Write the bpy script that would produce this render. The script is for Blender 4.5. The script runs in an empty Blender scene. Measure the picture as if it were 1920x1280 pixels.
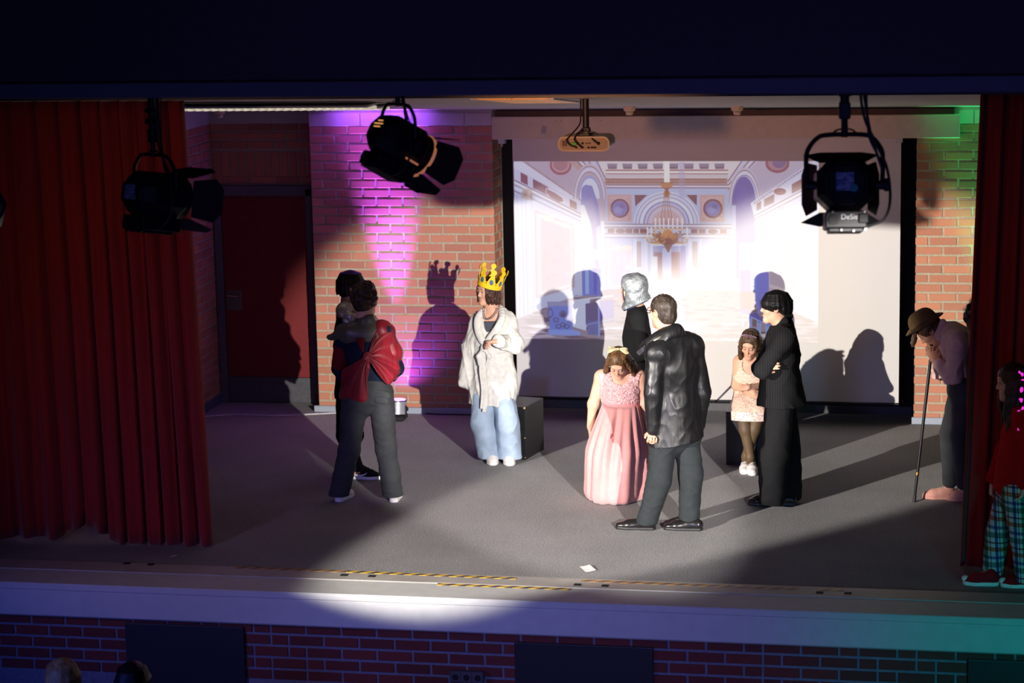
import bpy, math, random
import numpy as np
from mathutils import Vector, Matrix
random.seed(7); rng = np.random.default_rng(7)
scn = bpy.context.scene; COL = scn.collection

# ------------------------------------------------------------------ camera, world, stage lights
FPX, CAM = 4211.9, np.array([5.8182, -19.9942, 4.3634])
YAW, PIT, ROL = 0.1952, 0.1780, -0.0208
_F = np.array([-math.sin(YAW)*math.cos(PIT), math.cos(YAW)*math.cos(PIT), -math.sin(PIT)])
_R0 = np.array([math.cos(YAW), math.sin(YAW), 0.0]); _U0 = np.cross(_R0, _F)
_R = _R0*math.cos(ROL) + _U0*math.sin(ROL); _U = -_R0*math.sin(ROL) + _U0*math.cos(ROL)
def at(u, v, y):            # the point of the room's plane Y = y seen at photo pixel u, v
    d = _F + _R*(u-960)/FPX - _U*(v-640)/FPX
    return CAM + (y-CAM[1])/d[1]*d
def onz(u, v, z=0.0):       # the same on a level plane
    d = _F + _R*(u-960)/FPX - _U*(v-640)/FPX
    return CAM + (z-CAM[2])/d[2]*d
cd = bpy.data.cameras.new('camera'); cam = bpy.data.objects.new('camera', cd); COL.objects.link(cam)
cam.matrix_world = Matrix(((_R[0], _U[0], -_F[0], CAM[0]), (_R[1], _U[1], -_F[1], CAM[1]), (_R[2], _U[2], -_F[2], CAM[2]), (0, 0, 0, 1)))
cd.sensor_width = 36; cd.lens = FPX/1920*36; cd.clip_end = 200
cd.dof.use_dof = True; cd.dof.focus_distance = 17.2; cd.dof.aperture_fstop = 2.8
scn.camera = cam
scn.view_settings.view_transform = 'Standard'; scn.view_settings.look = 'None'
scn.view_settings.gamma = 1; scn.view_settings.use_curve_mapping = False
scn.view_settings.exposure = 0.0
w = bpy.data.worlds.new('world'); scn.world = w; w.use_nodes = True
w.node_tree.nodes['Background'].inputs[0].default_value = (0.35, 0.40, 0.75, 1)
w.node_tree.nodes['Background'].inputs[1].default_value = 0.0045

def spot(name, loc, target, power, color, angle, blend=.15, rad=.04):
    l = bpy.data.lights.new(name, 'SPOT'); l.energy = power; l.color = color
    l.spot_size = math.radians(angle); l.spot_blend = blend; l.shadow_soft_size = rad
    o = bpy.data.objects.new(name, l); COL.objects.link(o); o.location = loc
    o.rotation_euler = (Vector(target)-Vector(loc)).to_track_quat('-Z', 'Y').to_euler()
    return o
def area(name, loc, target, power, color, sx, sy=None):
    l = bpy.data.lights.new(name, 'AREA'); l.energy = power; l.color = color
    l.shape = 'RECTANGLE'; l.size = sx; l.size_y = sy or sx
    o = bpy.data.objects.new(name, l); COL.objects.link(o); o.location = loc
    o.rotation_euler = (Vector(target)-Vector(loc)).to_track_quat('-Z', 'Y').to_euler()
    return o
# the two white follow spots at the back of the hall, left and right of the camera
LAMP_A = Vector((-3.9, -16.5, 3.7)); LAMP_B = Vector((8.7, -16.5, 3.7))
def beam_dir(az, down): a, d = math.radians(az), math.radians(down); return Vector((math.sin(a)*math.cos(d), math.cos(a)*math.cos(d), -math.sin(d)))
spot('key_spot', LAMP_A, LAMP_A+beam_dir(28.9, 11.0), 19800, (1.0, .925, .83), 13.4, .28, .045)
spot('key_spot', LAMP_B, LAMP_B+beam_dir(-23.2, 11.1), 14400, (1.0, .94, .89), 12.9, .32, .045)
# weaker warm spill of the lamps between them
spot('spill_spot', (2.9, -8.4, 3.1), (3.7, 0, 2.75), 430, (1.0, .43, .19), 34, 1.0, .1)
# hall washes on the front of the stage
spot('blue_wash', (-1.0, -10.5, 1.0), (1.0, -5.7, -.35), 260, (.09, .15, 1.0), 66, 1.0, .3)
spot('blue_wash', (3.8, -11.0, 1.0), (3.4, -5.7, -.35), 300, (.26, .28, 1.0), 56, 1.0, .3)
spot('warm_fill', (-.8, -9.2, 2.3), (2.8, -3, 1.3), 66, (1.0, .58, .42), 88, .8, .3)  # added fill without a fixture, lifts the dark floor and curtains
spot('curtain_fill', (4.6, -9.2, 2.6), (6.4, -4.7, 1.7), 26, (1.0, .50, .40), 44, 1.0, .3)  # added fill that brightens the right curtain
spot('beam_fill', (5, -15, .5), (4.5, -9.9, 3.6), 200, (.22, .22, 1.0), 90, 1.0, .3)  # added lamp, gives the dark hall beam a faint blue from below
spot('teal_wash', (7.6, -10.5, .6), (6.6, -5.75, -.45), 260, (.02, .75, .80), 46, 1.0, .3)

# ------------------------------------------------------------------ materials
def lin(c): return tuple((x/12.92 if x <= .04045 else ((x+.055)/1.055)**2.4) for x in c)
def rgb(r, g, b): return lin((r/255, g/255, b/255))
MATS = {}
class NT:
    def __init__(s, name):
        s.m = bpy.data.materials.new(name); s.m.use_nodes = True; s.t = s.m.node_tree
        s.b = s.t.nodes['Principled BSDF']; s.tc = None
    def n(s, typ, **kw):
        o = s.t.nodes.new(typ)
        for k, v in kw.items():
            if k in ('operation', 'blend_type', 'wave_type', 'bands_direction', 'feature', 'data_type', 'wave_profile', 'distance'): setattr(o, k, v)
            else: o.inputs[k.replace('_', ' ')].default_value = v
        return o
    def l(s, a, b): s.t.links.new(a, b)
    def obj(s):
        if not s.tc: s.tc = s.t.nodes.new('ShaderNodeTexCoord')
        return s.tc.outputs['Object']
    def math(s, op, a, b=None):
        o = s.t.nodes.new('ShaderNodeMath'); o.operation = op
        for i, x in enumerate((a, b)):
            if x is None: continue
            if isinstance(x, (int, float)): o.inputs[i].default_value = x
            else: s.l(x, o.inputs[i])
        return o.outputs[0]
    def ramp(s, fac, stops):
        r = s.t.nodes.new('ShaderNodeValToRGB'); e = r.color_ramp.elements
        while len(e) < len(stops): e.new(.5)
        for q, (p, c) in zip(e, stops): q.position = p; q.color = (*c[:3], 1)
        s.l(fac, r.inputs[0]); return r.outputs[0]
    def noise(s, scale, detail=4, rough=.55, vec=None, stretch=None):
        o = s.n('ShaderNodeTexNoise', Scale=scale, Detail=detail, Roughness=rough)
        v = vec or s.obj()
        if stretch:
            mp = s.t.nodes.new('ShaderNodeMapping'); mp.inputs['Scale'].default_value = stretch; s.l(v, mp.inputs[0]); v = mp.outputs[0]
        s.l(v, o.inputs['Vector']); return o.outputs[0]
    def bump(s, h, strength, dist=.01):
        b = s.t.nodes.new('ShaderNodeBump'); b.inputs['Strength'].default_value = strength; b.inputs['Distance'].default_value = dist
        s.l(h, b.inputs['Height']); s.l(b.outputs[0], s.b.inputs['Normal'])
def mat(name, col, rough=.6, metal=0.0, var=.12, scale=25, bump=0.0, bdist=.004, bscale=None, stretch=None, emit=None, es=0, sheen=0, spec=None, coat=0):
    if name in MATS: return MATS[name]
    k = NT(name); b = k.b
    b.inputs['Roughness'].default_value = rough; b.inputs['Metallic'].default_value = metal
    if spec is not None: b.inputs['Specular IOR Level'].default_value = spec
    if sheen: b.inputs['Sheen Weight'].default_value = sheen
    if coat: b.inputs['Coat Weight'].default_value = coat; b.inputs['Coat Roughness'].default_value = .15
    nz = k.noise(scale, stretch=stretch)
    k.l(k.ramp(nz, [(.3, tuple(x*(1-var) for x in col)), (.7, tuple(min(1, x*(1+var)) for x in col))]), b.inputs['Base Color'])
    if bump: k.bump(k.noise(bscale or scale*4, stretch=stretch), bump, bdist)
    if emit: b.inputs['Emission Color'].default_value = (*emit, 1); b.inputs['Emission Strength'].default_value = es
    MATS[name] = k.m; return k.m

def brick_mat(name, cols, dust=.25):
    k = NT(name); oi = k.t.nodes.new('ShaderNodeObjectInfo')
    base = k.ramp(oi.outputs['Random'], [(i/(len(cols)-1), c) for i, c in enumerate(cols)])
    g = k.t.nodes.new('ShaderNodeNewGeometry')
    nz = k.noise(60, 5, .65, vec=g.outputs['Position'])
    mx = k.n('ShaderNodeMix', data_type='RGBA'); k.l(k.math('MULTIPLY', nz, dust), mx.inputs[0])
    k.l(base, mx.inputs[6]); mx.inputs[7].default_value = (*rgb(205, 165, 140), 1)
    k.l(mx.outputs[2], k.b.inputs['Base Color']); k.b.inputs['Roughness'].default_value = .82
    k.bump(k.noise(180, 4, .6, vec=g.outputs['Position']), .5, .003)
    MATS[name] = k.m; return k.m
M_BRICK = brick_mat('red_brick', [rgb(186, 112, 82), rgb(198, 122, 88), rgb(170, 102, 78), rgb(206, 130, 94), rgb(160, 94, 72), rgb(190, 120, 92)], .40)
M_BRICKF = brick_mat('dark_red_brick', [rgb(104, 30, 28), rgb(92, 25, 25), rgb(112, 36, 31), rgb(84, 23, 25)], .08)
M_MORTAR = mat('mortar', rgb(178, 166, 142), .9, var=.15, scale=40, bump=.5, bdist=.003, bscale=220)
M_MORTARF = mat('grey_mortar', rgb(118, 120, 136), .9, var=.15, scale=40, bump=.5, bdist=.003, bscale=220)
M_CONC = mat('painted_concrete', rgb(205, 198, 190), .8, var=.06, scale=8, bump=.2, bscale=120)
M_CEIL = mat('ceiling_paint', rgb(190, 184, 178), .85, var=.05, scale=6, bump=.1, bscale=150)
M_PLINTH = mat('plinth_paint', rgb(160, 168, 180), .6, var=.05)
M_BLACK = mat('matt_black_paint', (.006, .005, .005), .8, var=.2)
M_BEAM = mat('dark_beam_paint', rgb(60, 60, 66), .8, var=.1)
M_BLKMET = mat('black_metal', (.016, .016, .018), .45, .3, var=.2, scale=40)
M_GREYMET = mat('grey_metal', rgb(120, 120, 122), .4, .7, var=.1)
M_CHROME = mat('chrome', (.7, .7, .72), .2, 1.0, var=.05)
M_WHITE = mat('white_paint', rgb(198, 200, 196), .6, var=.05, scale=10, bump=.15, bscale=90)
M_RUBBER = mat('black_rubber', (.010, .010, .011), .6, var=.2)
M_CASE = mat('casing_paint', rgb(206, 192, 176), .7, var=.06, scale=12, bump=.1, bscale=100)
def carpet_mat():
    k = NT('grey_carpet')
    f = k.noise(120, 4, .85); c = k.noise(1.3, 3, .5)
    v = k.math('ADD', k.math('MULTIPLY', f, .92), k.math('MULTIPLY', c, .08))
    k.l(k.ramp(v, [(.34, rgb(68, 68, 71)), (.5, rgb(140, 139, 140)), (.66, rgb(206, 204, 202))]), k.b.inputs['Base Color'])
    k.b.inputs['Roughness'].default_value = .95; k.b.inputs['Specular IOR Level'].default_value = .1
    k.bump(k.noise(160, 3, .7), .8, .006); return k.m
M_CARPET = carpet_mat()

# ------------------------------------------------------------------ mesh helpers
def link(name, me, m=None, parent=None, smooth=False):
    o = bpy.data.objects.new(name, me); COL.objects.link(o)
    if m is not None and not me.materials: me.materials.append(m)
    if smooth: me.polygons.foreach_set('use_smooth', [True]*len(me.polygons))
    if parent is not None: o.parent = parent
    return o
def mesh(verts, faces, name='mesh'):
    me = bpy.data.meshes.new(name); me.from_pydata([tuple(map(float, v)) for v in verts], [], faces); me.update(); return me
def tag(o, label, cat, group=None):
    o['label'] = label; o['category'] = cat
    if group: o['group'] = group
    return o
def thing(name, label, cat, loc=(0, 0, 0), rot=(0, 0, 0), group=None):
    o = bpy.data.objects.new(name, None); COL.objects.link(o); o.empty_display_size = .1
    o.location = loc; o.rotation_euler = rot; return tag(o, label, cat, group)
def struct(o): o['kind'] = 'structure'; return o
class MB:      # collects shapes into one mesh
    def __init__(s): s.v = []; s.f = []
    def add(s, vs, fs):
        b = len(s.v); s.v += [tuple(map(float, v)) for v in vs]; s.f += [tuple(i+b for i in f) for f in fs]; return s
    def box(s, lo, hi, bev=0.0, M=None):
        lo = np.minimum(np.array(lo, float), np.array(hi, float)); hi = np.maximum(lo, np.array(hi, float)); 
        bev = min(bev, .45*min(hi-lo))
        vs = []
        if bev <= 0:
            for x in (0, 1):
                for y in (0, 1):
                    for z in (0, 1): vs.append(((lo, hi)[x][0], (lo, hi)[y][1], (lo, hi)[z][2]))
            fs = [(0, 1, 3, 2), (4, 6, 7, 5), (0, 4, 5, 1), (2, 3, 7, 6), (0, 2, 6, 4), (1, 5, 7, 3)]
        else:
            idx = {}
            for x in (0, 1):
                for y in (0, 1):
                    for z in (0, 1):
                        c = [(lo, hi)[x][0], (lo, hi)[y][1], (lo, hi)[z][2]]; sg = [1-2*x, 1-2*y, 1-2*z]
                        for a in range(3):
                            p = list(c)
                            for q in range(3):
                                if q != a: p[q] += sg[q]*bev
                            idx[(x, y, z, a)] = len(vs); vs.append(p)
            fs = []
            for a in range(3):
                o1, o2 = [(1, 2), (2, 0), (0, 1)][a]
                for sd in (0, 1):
                    q = []
                    for u, w_ in ((0, 0), (1, 0), (1, 1), (0, 1)):
                        k = [0, 0, 0]; k[a] = sd; k[o1] = u; k[o2] = w_; q.append(idx[(*k, a)])
                    fs.append(tuple(q if sd else q[::-1]))
            for a in range(3):
                o1, o2 = [(1, 2), (2, 0), (0, 1)][a]
                for u in (0, 1):
                    for w_ in (0, 1):
                        k0 = [0, 0, 0]; k0[o1] = u; k0[o2] = w_; k1 = list(k0); k1[a] = 1
                        q = [idx[(*k0, o1)], idx[(*k1, o1)], idx[(*k1, o2)], idx[(*k0, o2)]]
                        fs.append(tuple(q if u == w_ else q[::-1]))
            for x in (0, 1):
                for y in (0, 1):
                    for z in (0, 1):
                        q = [idx[(x, y, z, a)] for a in range(3)]
                        fs.append(tuple(q if (x+y+z) % 2 == 0 else q[::-1])[::-1] if False else tuple(q if (x+y+z) % 2 else q[::-1]))
        if M is not None: vs = [M @ Vector(v) for v in vs]
        return s.add(vs, fs)
    def cyl(s, a, b, r, r2=None, n=16, caps=True):
        a = Vector(a); b = Vector(b); r2 = r if r2 is None else r2
        z = (b-a).normalized(); x = z.orthogonal().normalized(); y = z.cross(x)
        vs = []
        for i in range(n):
            t = 2*math.pi*i/n; d = x*math.cos(t)+y*math.sin(t); vs += [a+d*r, b+d*r2]
        fs = [(2*i, 2*((i+1) % n), 2*((i+1) % n)+1, 2*i+1) for i in range(n)]
        if caps: fs += [tuple(2*i for i in range(n))[::-1], tuple(2*i+1 for i in range(n))]
        return s.add(vs, fs)
    def tube(s, pts, r, n=8):
        pts = [Vector(p) for p in pts]; rr = r if hasattr(r, '__len__') else [r]*len(pts); vs = []; up = None
        for i, p in enumerate(pts):
            t = (pts[min(i+1, len(pts)-1)]-pts[max(i-1, 0)]).normalized()
            x = (up - t*up.dot(t)).normalized() if up is not None and (up - t*up.dot(t)).length > 1e-4 else t.orthogonal().normalized()
            up = x; y = t.cross(x)
            for k in range(n):
                a = 2*math.pi*k/n; vs.append(p+(x*math.cos(a)+y*math.sin(a))*rr[i])
        fs = []
        for i in range(len(pts)-1):
            for k in range(n): fs.append((i*n+k, i*n+(k+1) % n, (i+1)*n+(k+1) % n, (i+1)*n+k))
        fs += [tuple(range(n))[::-1], tuple((len(pts)-1)*n+k for k in range(n))]
        return s.add(vs, fs)
    def prism(s, poly, d0, d1, axis=1):     # poly: list of (a, b) in the two other axes
        n = len(poly); vs = []
        for d in (d0, d1):
            for a, b in poly:
                vs.append({0: (d, a, b), 1: (a, d, b), 2: (a, b, d)}[axis])
        fs = [tuple(range(n)), tuple(range(n, 2*n))[::-1]]+[(i, i+n, (i+1) % n+n, (i+1) % n) for i in range(n)]
        return s.add(vs, fs)
    def lathe(s, prof, n=24, M=None):
        vs = []; m = len(prof)
        for i in range(n):
            t = 2*math.pi*i/n
            for r, z in prof:
                v = Vector((r*math.cos(t), r*math.sin(t), z)); vs.append(M @ v if M is not None else v)
        fs = [(i*m+j, ((i+1) % n)*m+j, ((i+1) % n)*m+j+1, i*m+j+1) for i in range(n) for j in range(m-1)]
        return s.add(vs, fs)
    def xf(s, M): s.v = [tuple(M @ Vector(v)) for v in s.v]; return s
    def build(s, name, m, parent=None, smooth=False, rel=None):
        v = s.v
        if rel is not None: v = [(a-rel[0], b-rel[1], c-rel[2]) for a, b, c in v]
        me = mesh(v, s.f, name)
        if True:
            import bmesh
            bm = bmesh.new(); bm.from_mesh(me); bmesh.ops.recalc_face_normals(bm, faces=bm.faces); bm.to_mesh(me); bm.free()
        o = link(name, me, m, parent)
        if smooth:
            me.polygons.foreach_set('use_smooth', [True]*len(me.polygons))
            me.set_sharp_from_angle(angle=math.radians(38))
        return o
def catmull(pts, n=6):
    P = [np.array(p, float) for p in pts]; P = [2*P[0]-P[1]]+P+[2*P[-1]-P[-2]]; out = []
    for i in range(1, len(P)-2):
        for k in range(n):
            t = k/n; a, b, c, d = P[i-1:i+3]
            out.append(.5*((2*b)+(-a+c)*t+(2*a-5*b+4*c-d)*t*t+(-a+3*b-3*c+d)*t**3))
    out.append(P[-2]); return out

# ------------------------------------------------------------------ the stage house
ROW = 1/12
def zceil(y): return 2.83 - .095*y
b = MB(); b.box((-4, -5.25, -.3), (9, .9, 0)); struct(b.build('floor', M_CARPET))
_bm = {}
def brick_mesh(L, H=.0713, m=None):
    k = (round(L, 3), round(H, 3), m.name)
    if k not in _bm:
        q = MB(); e = .003
        x0, x1, z0, z1 = 0, L, 0, H                    # front towards -Y, worn edge
        vs = [(x0, .04, z0), (x1, .04, z0), (x1, .04, z1), (x0, .04, z1), (x0, e, z0), (x1, e, z0), (x1, e, z1), (x0, e, z1),
              (x0+e, 0, z0+e), (x1-e, 0, z0+e), (x1-e, 0, z1-e), (x0+e, 0, z1-e)]
        fs = [(8, 9, 10, 11)]
        for i in range(4):
            j = (i+1) % 4; fs += [(4+i, 4+j, 8+j, 8+i), (i, j, 4+j, 4+i)]
        me = mesh(vs, fs, 'brick'); me.materials.append(m); _bm[k] = me
    return _bm[k]
def lay(parent, x0, x1, ztop, rows, rot, m, org, cap=300, skip=None, start=None, hmin=None, gap=.017, hb=.064):
    """bricks in a wild bond along local x, front on local -Y; org is the wall's corner"""
    n = 0; prev = []
    for r in range(rows):
        z = ztop - (r+1)*ROW + ROW-hb
        H = hb
        if hmin is not None and z < hmin: H -= hmin-z; z = hmin
        if H < .015: continue
        x = x0; joints = []
        first = (.25-gap if r % 2 else .125-gap) if start is None else start(r)
        while x < x1-.012:
            best = None
            for tr in range(8):
                L = first if (x == x0 and tr == 0) else random.choice((.25-gap, .25-gap, .25-gap, .125-gap))
                L = min(L, x1-x)
                if x1-x-L < .05: L = x1-x
                e = x+L
                if best is None: best = L
                if e >= x1-.02 or all(abs(e-p) > .035 for p in prev): best = L; break
            L = best; joints.append(x+L)
            if skip is None or not skip(x, x+L, z):
                if n < cap:
                    o = bpy.data.objects.new('brick', brick_mesh(L, H, m)); COL.objects.link(o); o.parent = parent
                    c, s_ = math.cos(rot), math.sin(rot); pr = random.uniform(-.0025, .0025)
                    o.location = (org[0]+c*x-s_*pr, org[1]+s_*x+c*pr, z); o.rotation_euler = (0, 0, rot)
                    n += 1
            x += L+gap
        prev = joints
    return n
def wall(name, lo, hi, m): b = MB(); b.box(lo, hi); return struct(b.build(name, m))
# left pier of the back wall, its reveal, and the right part of the back wall
WX, DEP = 1.722, .39
wl = wall('wall_back_left', (.0, .0055, 0), (WX-.0055, .9, 2.68), M_MORTAR)
nb = lay(wl, 0, WX, 2.68, 32, 0, M_BRICK, (0, 0), hmin=.06)
wr = wall('wall_reveal', (WX-.05, .008, 0), (WX-.0045, DEP, 2.68), M_MORTAR)
lay(wr, .0, DEP-.005, 2.68, 32, math.pi/2, M_BRICK, (WX, 0), start=lambda r: .105 if r % 2 else .23, hmin=.06)
wR = wall('wall_back_right', (5.515, .0055, 0), (9, .9, 2.68), M_MORTAR)
lay(wR, 0, 1.0, 2.68, 32, 0, M_BRICK, (5.515, 0), hmin=.06)
for nm, x0, x1 in (('trim_1', -0.005, WX), ('trim_2', 5.515, 9)):        # pale lintel blocks above the brick
    t = wall(nm, (x0, .012, 2.68), (x1, .9, 2.95), M_CONC)
    x = x0; 
    while x < x1-.02:
        L = min(.49, x1-x); q = MB(); q.box((x+.003, -.002, 2.684), (x+L-.003, .05, 2.80), .004)
        q.build('block', M_CONC, t); x += L
b = MB(); b.box((-.045, -.022, 0), (WX, .01, .058), .004); struct(b.build('baseboard_left', M_PLINTH))
b = MB(); b.box((5.50, -.022, 0), (9, .01, .062), .004); struct(b.build('baseboard_right', M_PLINTH))
b = MB(); b.box((WX-.01, DEP-.02, 0), (5.5, DEP, .075), .004); struct(b.build('baseboard_back', mat('grey_base', rgb(84, 84, 86), .6)))
# recess behind the screen
wall('wall_recess', (WX-.004, DEP, 0), (5.52, .9, 2.95), M_BLACK)
b = MB(); b.box((5.515, .0, 0.0), (5.52, DEP, 2.68)); struct(b.build('wall_recess_side', M_BLACK))
b = MB(); b.box((WX-.002, DEP-.024, .08), (WX+.006, DEP-.002, 2.6)); struct(b.build('trim_3', mat('lit_edge', rgb(150, 146, 132), .7)))  # pale strip stands in for the lit edge of the reveal
# doorway alcove at the left
AX = -1.085
wa = wall('wall_alcove', (-2.2, .40, 0), (0, .9, 2.68), M_MORTAR)
lay(wa, 0, 1.085, 2.68, 9, 0, M_BRICK, (AX, .39), skip=lambda x, e, z: z < 2.05 or (2.17 < z+.03 < 2.42))
for i in range(13):                                         # soldier course over the door
    o = bpy.data.objects.new('brick', brick_mesh(.235, .066, M_BRICK)); COL.objects.link(o); o.parent = wa
    o.rotation_euler = (0, -math.pi/2, 0); o.location = (AX+.085+i*.0833, .388, 2.18)
was = wall('wall_left', (-2.2, -1.6, 0), (AX-.008, .4, 2.68), M_MORTAR)
lay(was, 0, .95, 2.68, 32, math.pi/2, M_BRICK, (AX, -.56), hmin=.08)
b = MB(); b.box((AX-.005, -.9, 0), (AX+.022, .40, .085), .004); struct(b.build('baseboard_alcove', mat('blue_base', rgb(88, 92, 120), .6)))
wall('trim_4', (-2.2, .385, 2.68), (0, .9, 2.95), M_CONC)
wall('trim_5', (-2.2, -1.6, 2.68), (AX, .4, 2.95), M_CONC)
dr = struct(link('door_1', mesh([(0, 0, 0)], []), None)); dr.location = (-.585, .36, 0)
M_DOOR = mat('dark_red_door', rgb(120, 34, 34), .55, var=.1)
q = MB(); q.box((-.42, .0, .25), (.42, .04, 2.0), .004); q.build('door_leaf', M_DOOR, dr)
q = MB(); q.box((-.42, -.006, .006), (.42, .04, .248), .003); q.build('kick_plate', mat('kick_plate', rgb(92, 92, 96), .5, .3), dr)
q = MB(); q.box((-.49, -.03, 0), (-.422, .05, 2.07), .004); q.box((.422, -.03, 0), (.485, .05, 2.07), .004); q.box((-.49, -.03, 2.0), (.485, .05, 2.10), .004)
q.build('door_frame', mat('door_frame', rgb(96, 96, 104), .6), dr)
q = MB(); q.box((-.40, -.008, .90), (-.25, .0, 1.09), .003); q.build('lock_plate', M_GREYMET, dr)
q = MB(); q.tube(catmull([(-.38, -.006, 1.045), (-.38, -.05, 1.045), (-.36, -.06, 1.045), (-.26, -.058, 1.04)]), .009); q.build('door_handle', M_CHROME, dr, True)
# ceiling (slopes up towards the hall), lintel, front
b = MB(); b.add([(-4, .9, zceil(.9)), (9, .9, zceil(.9)), (9, -4.62, zceil(-4.62)), (-4, -4.62, zceil(-4.62)),
                 (-4, .9, zceil(.9)+.2), (9, .9, zceil(.9)+.2), (9, -4.62, zceil(-4.62)+.2), (-4, -4.62, zceil(-4.62)+.2)],
                [(0, 1, 2, 3), (7, 6, 5, 4), (0, 4, 5, 1), (1, 5, 6, 2), (2, 6, 7, 3), (3, 7, 4, 0)]); struct(b.build('ceiling', M_CEIL))
wall('trim_6', (-4, -5.7, 3.36), (9, -4.76, 4.6), M_BEAM)
wall('wall_stage_left', (-4.2, -5.6, 0), (-4, .9, 3.6), M_BLACK); wall('wall_stage_right', (9, -5.6, 0), (9.2, .9, 3.6), M_BLACK)
# hall beam close to the camera
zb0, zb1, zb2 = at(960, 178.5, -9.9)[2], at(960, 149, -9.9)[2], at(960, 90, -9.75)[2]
b = MB(); b.box((-6, -9.9, zb0), (14, -9.4, zb1), .004); b = struct(b.build('trim_7', mat('lit_beam_flange', rgb(92, 92, 108), .8, var=.05)))  # light from below is put into the lower band's paler colour
q = MB(); q.box((-6, -9.885, zb1), (14, -9.4, zb2+.9)); q.build('web', M_BEAM, b)
# stage front: carpet edge strip, white lip and fascia, brick below
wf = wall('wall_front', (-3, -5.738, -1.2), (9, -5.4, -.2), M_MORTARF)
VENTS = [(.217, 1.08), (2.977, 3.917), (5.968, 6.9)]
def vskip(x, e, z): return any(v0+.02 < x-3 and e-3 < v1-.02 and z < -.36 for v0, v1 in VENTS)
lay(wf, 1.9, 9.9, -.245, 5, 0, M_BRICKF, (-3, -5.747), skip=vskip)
b = MB(); b.box((-3, -5.79, -.244), (9, -5.3, -.006), .012); struct(b.build('trim_8', M_WHITE))
b = MB(); b.box((-3, -5.796, -.05), (9, -5.45, -.0), .006); struct(b.build('trim_9', M_WHITE))
M_DUCT = mat('worn_grey_strip', rgb(176, 172, 164), .55, .1, var=.12, scale=6, bump=.2, bscale=60)
sk = MB(); sk.box((-3, -5.468, -.02), (9, -5.245, .006), .003); sk = sk.build('trim_10', M_DUCT); struct(sk)
for i, (u, v) in enumerate([(238, 1056), (283, 1058), (645, 1078), (697, 1080), (1083, 1096), (1135, 1098), (1537, 1111), (1590, 1112)]):
    p = onz(u, v, .006)
    q = MB(); q.box((p[0]-.024, p[1]-.022, .006), (p[0]+.024, p[1]+.022, .0095)); q.build('cable_slot', M_BLACK, sk)
def tape_mat(name, c1, c2):
    k = NT(name); sep = k.t.nodes.new('ShaderNodeSeparateXYZ'); k.l(k.obj(), sep.inputs[0])
    t = k.math('FRACT', k.math('MULTIPLY', k.math('ADD', sep.outputs[0], k.math('MULTIPLY', sep.outputs[1], -1.3)), 9.1))
    k.l(k.ramp(k.math('GREATER_THAN', t, .5), [(0, c1), (1, c2)]), k.b.inputs['Base Color']); k.b.inputs['Roughness'].default_value = .5; return k.m
M_TAPE = tape_mat('hazard_tape', rgb(228, 186, 44), rgb(58, 56, 58)); M_TAPE2 = tape_mat('dull_hazard_tape', rgb(196, 148, 84), rgb(112, 92, 74))  # second tape has duller orange and brown stripes
for a, c, m, lb in (((650, 1071), (968, 1084), M_TAPE, 'yellow and black hazard tape along the carpet edge, left length'), ((440, 1063), (648, 1071), M_TAPE2, 'dull orange hazard tape at the dark left end of the carpet edge'),
                ((820, 1094.5), (1067, 1104), M_TAPE, 'yellow and black hazard tape on the front of the grey strip'), ((1090, 1088), (1500, 1104), M_TAPE2, 'dull orange hazard tape along the carpet edge, right of the paper slip'), ((1532, 1104.5), (1582, 1106.5), M_TAPE2, 'short leftover piece of dull hazard tape above the two right slots')):
    p, r = onz(*a, .007), onz(*c, .007); q = MB(); wv = .022
    n = 12; vs = []; fs = []
    for i in range(n+1):
        t = i/n; x = p[0]+(r[0]-p[0])*t; y = p[1]+(r[1]-p[1])*t
        vs += [(x, y-wv, .0062), (x, y+wv, .0062), (x, y-wv, .0078), (x, y+wv, .0078)]
    for i in range(n): k = 4*i; fs += [(k+2, k+6, k+7, k+3), (k, k+1, k+5, k+4), (k, k+4, k+6, k+2), (k+1, k+3, k+7, k+5)]
    tag(q.add(vs, fs).build('hazard_tape', m), lb, 'tape', 'hazard tapes on the stage edge')
struct(MB().box((-6, -30, -1.25), (14, -5.3, -1.2)).build('floor_hall', mat('hall_floor', rgb(60, 56, 54), .7)))
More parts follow.
